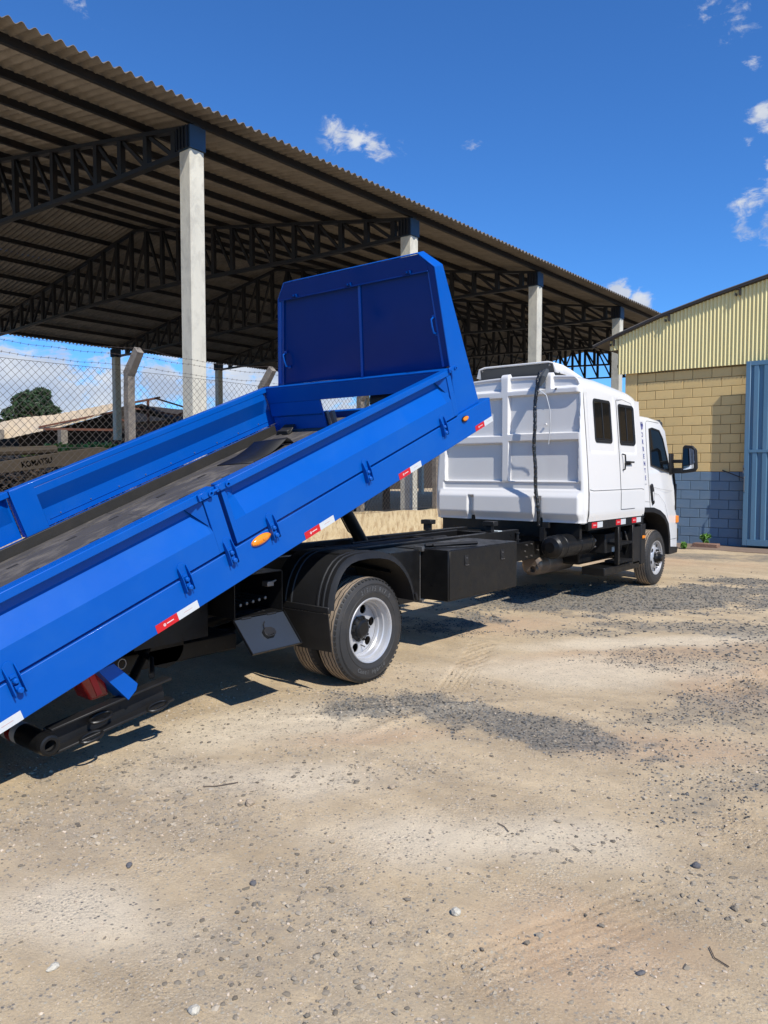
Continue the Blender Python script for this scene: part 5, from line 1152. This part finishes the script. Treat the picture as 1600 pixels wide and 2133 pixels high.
m = MB(); m.box(-3.80, -3.778, 11.55, 11.57, .56, .74); part('fog_lamp_slot', 'blackdull', m)
m = MB(); m.prism([(-3.80, 11.52, 1.3), (-3.80, 11.36, 1.75), (-3.80, 11.34, 1.74), (-3.80, 11.50, 1.3)], (-.03, 0, 0)); part('wiper_cowl', 'blackdull', m)
m = MB(); m.loft([[(x, 11.46+.0-(1.53-1.53), 1.53) for x in (-3.95, -5.65)]+[(-5.55, 11.20, 2.2), (-4.05, 11.20, 2.2)], [(x, 11.475, 1.53) for x in (-3.95, -5.65)]+[(-5.55, 11.215, 2.205), (-4.05, 11.215, 2.205)]]); part('windscreen', 'glass', m)
m = MB(); m.tube([(-3.95, 11.05, 2.30), (-3.95, 11.22, 2.28), (-3.97, 11.33, 2.12)], [.02, .03, .02], 8); m.tube([(-3.95, 11.2, 2.30), (-5.65, 11.2, 2.30)], .03, 8); part('sun_visor', 'grey', m, smooth=True)
# lettered strip
cabpoly([(10.135, 2.26), (10.30, 2.27), (10.33, 1.42), (10.16, 1.41)], .001, .004, 'lettered_strip', 'white')
strip_ = None
sm_ = MB(); za = 2.075
for chh in 'ORRENTE':
    vs, fs = text(chh, .088, .0008, .0012); z0_ = za; yy = 10.235+(2.1-z0_)*.06
    sm_.xf = lambda p: (cx(z0_+p[1])+.0052+p[2], yy+p[0]*.95, z0_+p[1]); sm_.add(vs, fs); za -= .097
vs, fs = text('T', .11, .0008, .0015); sm_.xf = lambda p: (cx(2.17)+.0052+p[2], 10.235+p[0]+p[1]*.2, 2.175+p[1]); sm_.add(vs, fs)
sm_.xf = ident
for dy in (-.03, .03): sm_.tube([(cx(2.2)+.006, 10.21+dy, 2.245), (cx(2.15)+.006, 10.235+dy, 2.20), (cx(2.12)+.006, 10.215+dy, 2.15)], .006, 4)
part('lettering', 'bluetext', sm_)
m = MB(); m.box(cx(2.3), cx(2.3)+.02, 10.09, 10.15, 2.24, 2.31); m.box(cx(1.4), cx(1.4)+.02, 10.09, 10.15, 1.38, 1.42); part('strip_bracket', 'white', m)
# mirror
hz = [(-3.67, 1.56), (-3.66, 1.93), (-3.635, 1.955), (-3.53, 1.945), (-3.485, 1.90), (-3.468, 1.62), (-3.49, 1.585)]
m = MB(); m.loft([[(x, 11.33, z) for x, z in hz], [(x, 11.36, z) for x, z in [((x+3.565)*1.06-3.565, (z-1.76)*1.04+1.76) for x, z in hz]], [((x+3.565)*.9-3.565, 11.45, (z-1.76)*.93+1.76) for x, z in hz]]); mr_ = part('side_mirror', 'blackdull', m, bevel=.006)
m = MB(); m.loft([[((x+3.565)*.84-3.567, 11.328, (z-1.80)*.62+1.82) for x, z in hz], [((x+3.565)*.84-3.567, 11.326, (z-1.80)*.62+1.82) for x, z in hz]]); part('mirror_glass', 'mirror', m, mr_)
m = MB(); m.add([(-3.645, 11.325, 1.605), (-3.50, 11.325, 1.63), (-3.50, 11.325, 1.685), (-3.64, 11.325, 1.655)], [(0, 1, 2, 3)]); part('wide_mirror', 'wmirror', m, mr_)
m = MB(); m.box(-3.85, -3.66, 11.32, 11.38, 1.705, 1.755); m.box(-3.86, -3.655, 11.31, 11.39, 1.555, 1.635); m.box(-3.875, -3.80, 11.24, 11.38, 1.54, 1.84); part('mirror_arm', 'blackdull', m, mr_, bevel=.008)

# ---- tail end: bumper tube, bracket rail with rings, lamp and blue bracket
m = MB(); m.lathe((-3.66, 1.87, .215), 'x', [(-.02, .028), (0, .030), (.0, .042), (-.004, .052), (-.03, .056), (-2.0, .056)], 28); tb2 = part('bumper_tube', 'black', m, smooth=40)
m = MB(); m.lathe((-3.66, 1.87, .215), 'x', [(0, .030), (-.20, .030), (-.2, .001)], 24); part('tube_bore', 'groove', m, tb2, smooth=True)
for k in range(9):
    m = MB(); x = -3.93-k*.055; m.lathe((x, 1.87, .215), 'x', [(0, .0568), (-.027, .0568), (-.054, .0568)], 28); part('white_tape' if k % 2 == 0 else 'red_tape', 'whitetape' if k % 2 == 0 else 'redlens', m, tb2, smooth=True)
a = Vector((-3.74, 1.90, .215)); b_ = Vector((-3.74, 2.60, .330)); 
m = MB(); m.bar(a+Vector((-.03, 0, 0)), b_+Vector((-.03, 0, 0)), .012, .125); m.bar(a+Vector((0, 0, .060)), b_+Vector((0, .02, .060)), .07, .014); m.bar(a+Vector((.0, 0, -.062)), b_+Vector((.0, .03, -.062)), .085, .014); rl = part('bumper_bracket', 'blackdull', m, bevel=.003, seg=1)
def ringat(f, dx, dz, nm='lashing_ring'):
    c_ = a.lerp(b_, f)+Vector((dx, 0, dz)); d = (b_-a).normalized(); pts = []
    for k in range(20):
        t_ = 2*math.pi*k/20; pts.append(tuple(c_+d*(.062*math.cos(t_)*(1.0))+Vector((.026*math.sin(t_), 0, -.012*math.sin(t_)))))
    m = MB(); m.tube(pts, .009, 8, closed=True); part(nm, 'black', m, rl, smooth=True)
ringat(.40, .02, .01); ringat(.30, .045, -.060); ringat(.88, .045, -.060)
for f in (.52, .60, .25): m = MB(); p = a.lerp(b_, f); m.lathe((p.x-.024, p.y, p.z), 'x', [(0, .010), (.001, .001)], 10); part('bracket_hole', 'groove', m, rl)
m = MB(); m.prism([(-3.78, 2.06, .56), (-3.78, 2.20, .60), (-3.78, 2.27, .36), (-3.78, 2.16, .35)], (-.14, 0, 0)); lm = part('tail_lamp', 'redlens', m, bevel=.012)
m = MB(); m.prism([(-3.779, 2.12, .56), (-3.779, 2.15, .57), (-3.779, 2.225, .38), (-3.779, 2.195, .37)], (.004, 0, 0)); part('lamp_band', 'redtape', m, lm)
m = MB(); m.prism([(-3.70, 2.155, .53), (-3.70, 2.25, .55), (-3.70, 2.395, .41), (-3.70, 2.385, .375), (-3.70, 2.335, .33)], (-.006, 0, 0)); m.prism([(-3.70, 2.155, .53), (-3.70, 2.335, .33), (-3.71, 2.33, .335), (-3.71, 2.15, .535)], (-.14, 0, 0)); part('lamp_bracket', 'blue', m, bevel=.002, seg=1)
m = MB(); m.tube([tuple(Vector((-3.80, 2.36, .51))+Vector((0, .025*math.cos(t_), .028*math.sin(t_)))) for t_ in np.linspace(0, 6.28, 16)[:-1]], .004, 6, closed=True); part('hose_clip', 'steel', m)
m = MB(); m.box(-5.2, -4.3, 1.9, 3.6, .30, .42); m.tube([(-4.75, 1.9, .25), (-4.75, 3.9, .45)], .06, 8); m.tube([(-3.95, 2.5, .33), (-4.35, 2.9, .45)], .03, 8); part('underlift_arm', 'black', m, bevel=.01)
m = MB(); m.tube([(-3.8, 2.55, .40), (-4.1, 2.75, .42), (-4.4, 2.7, .5)], .018, 6); part('underlift_link', 'black', m)
m = MB(); m.box(-5.3, -4.15, 2.35, 2.5, .48, .80); m.box(-4.3, -4.05, 2.6, 3.15, .50, .85); m.lathe((-4.3, 3.0, .42), 'x', [(-.5, .001), (-.5, .14), (0, .14), (0, .001)], 20); part('rear_gear', 'black', m, smooth=40)
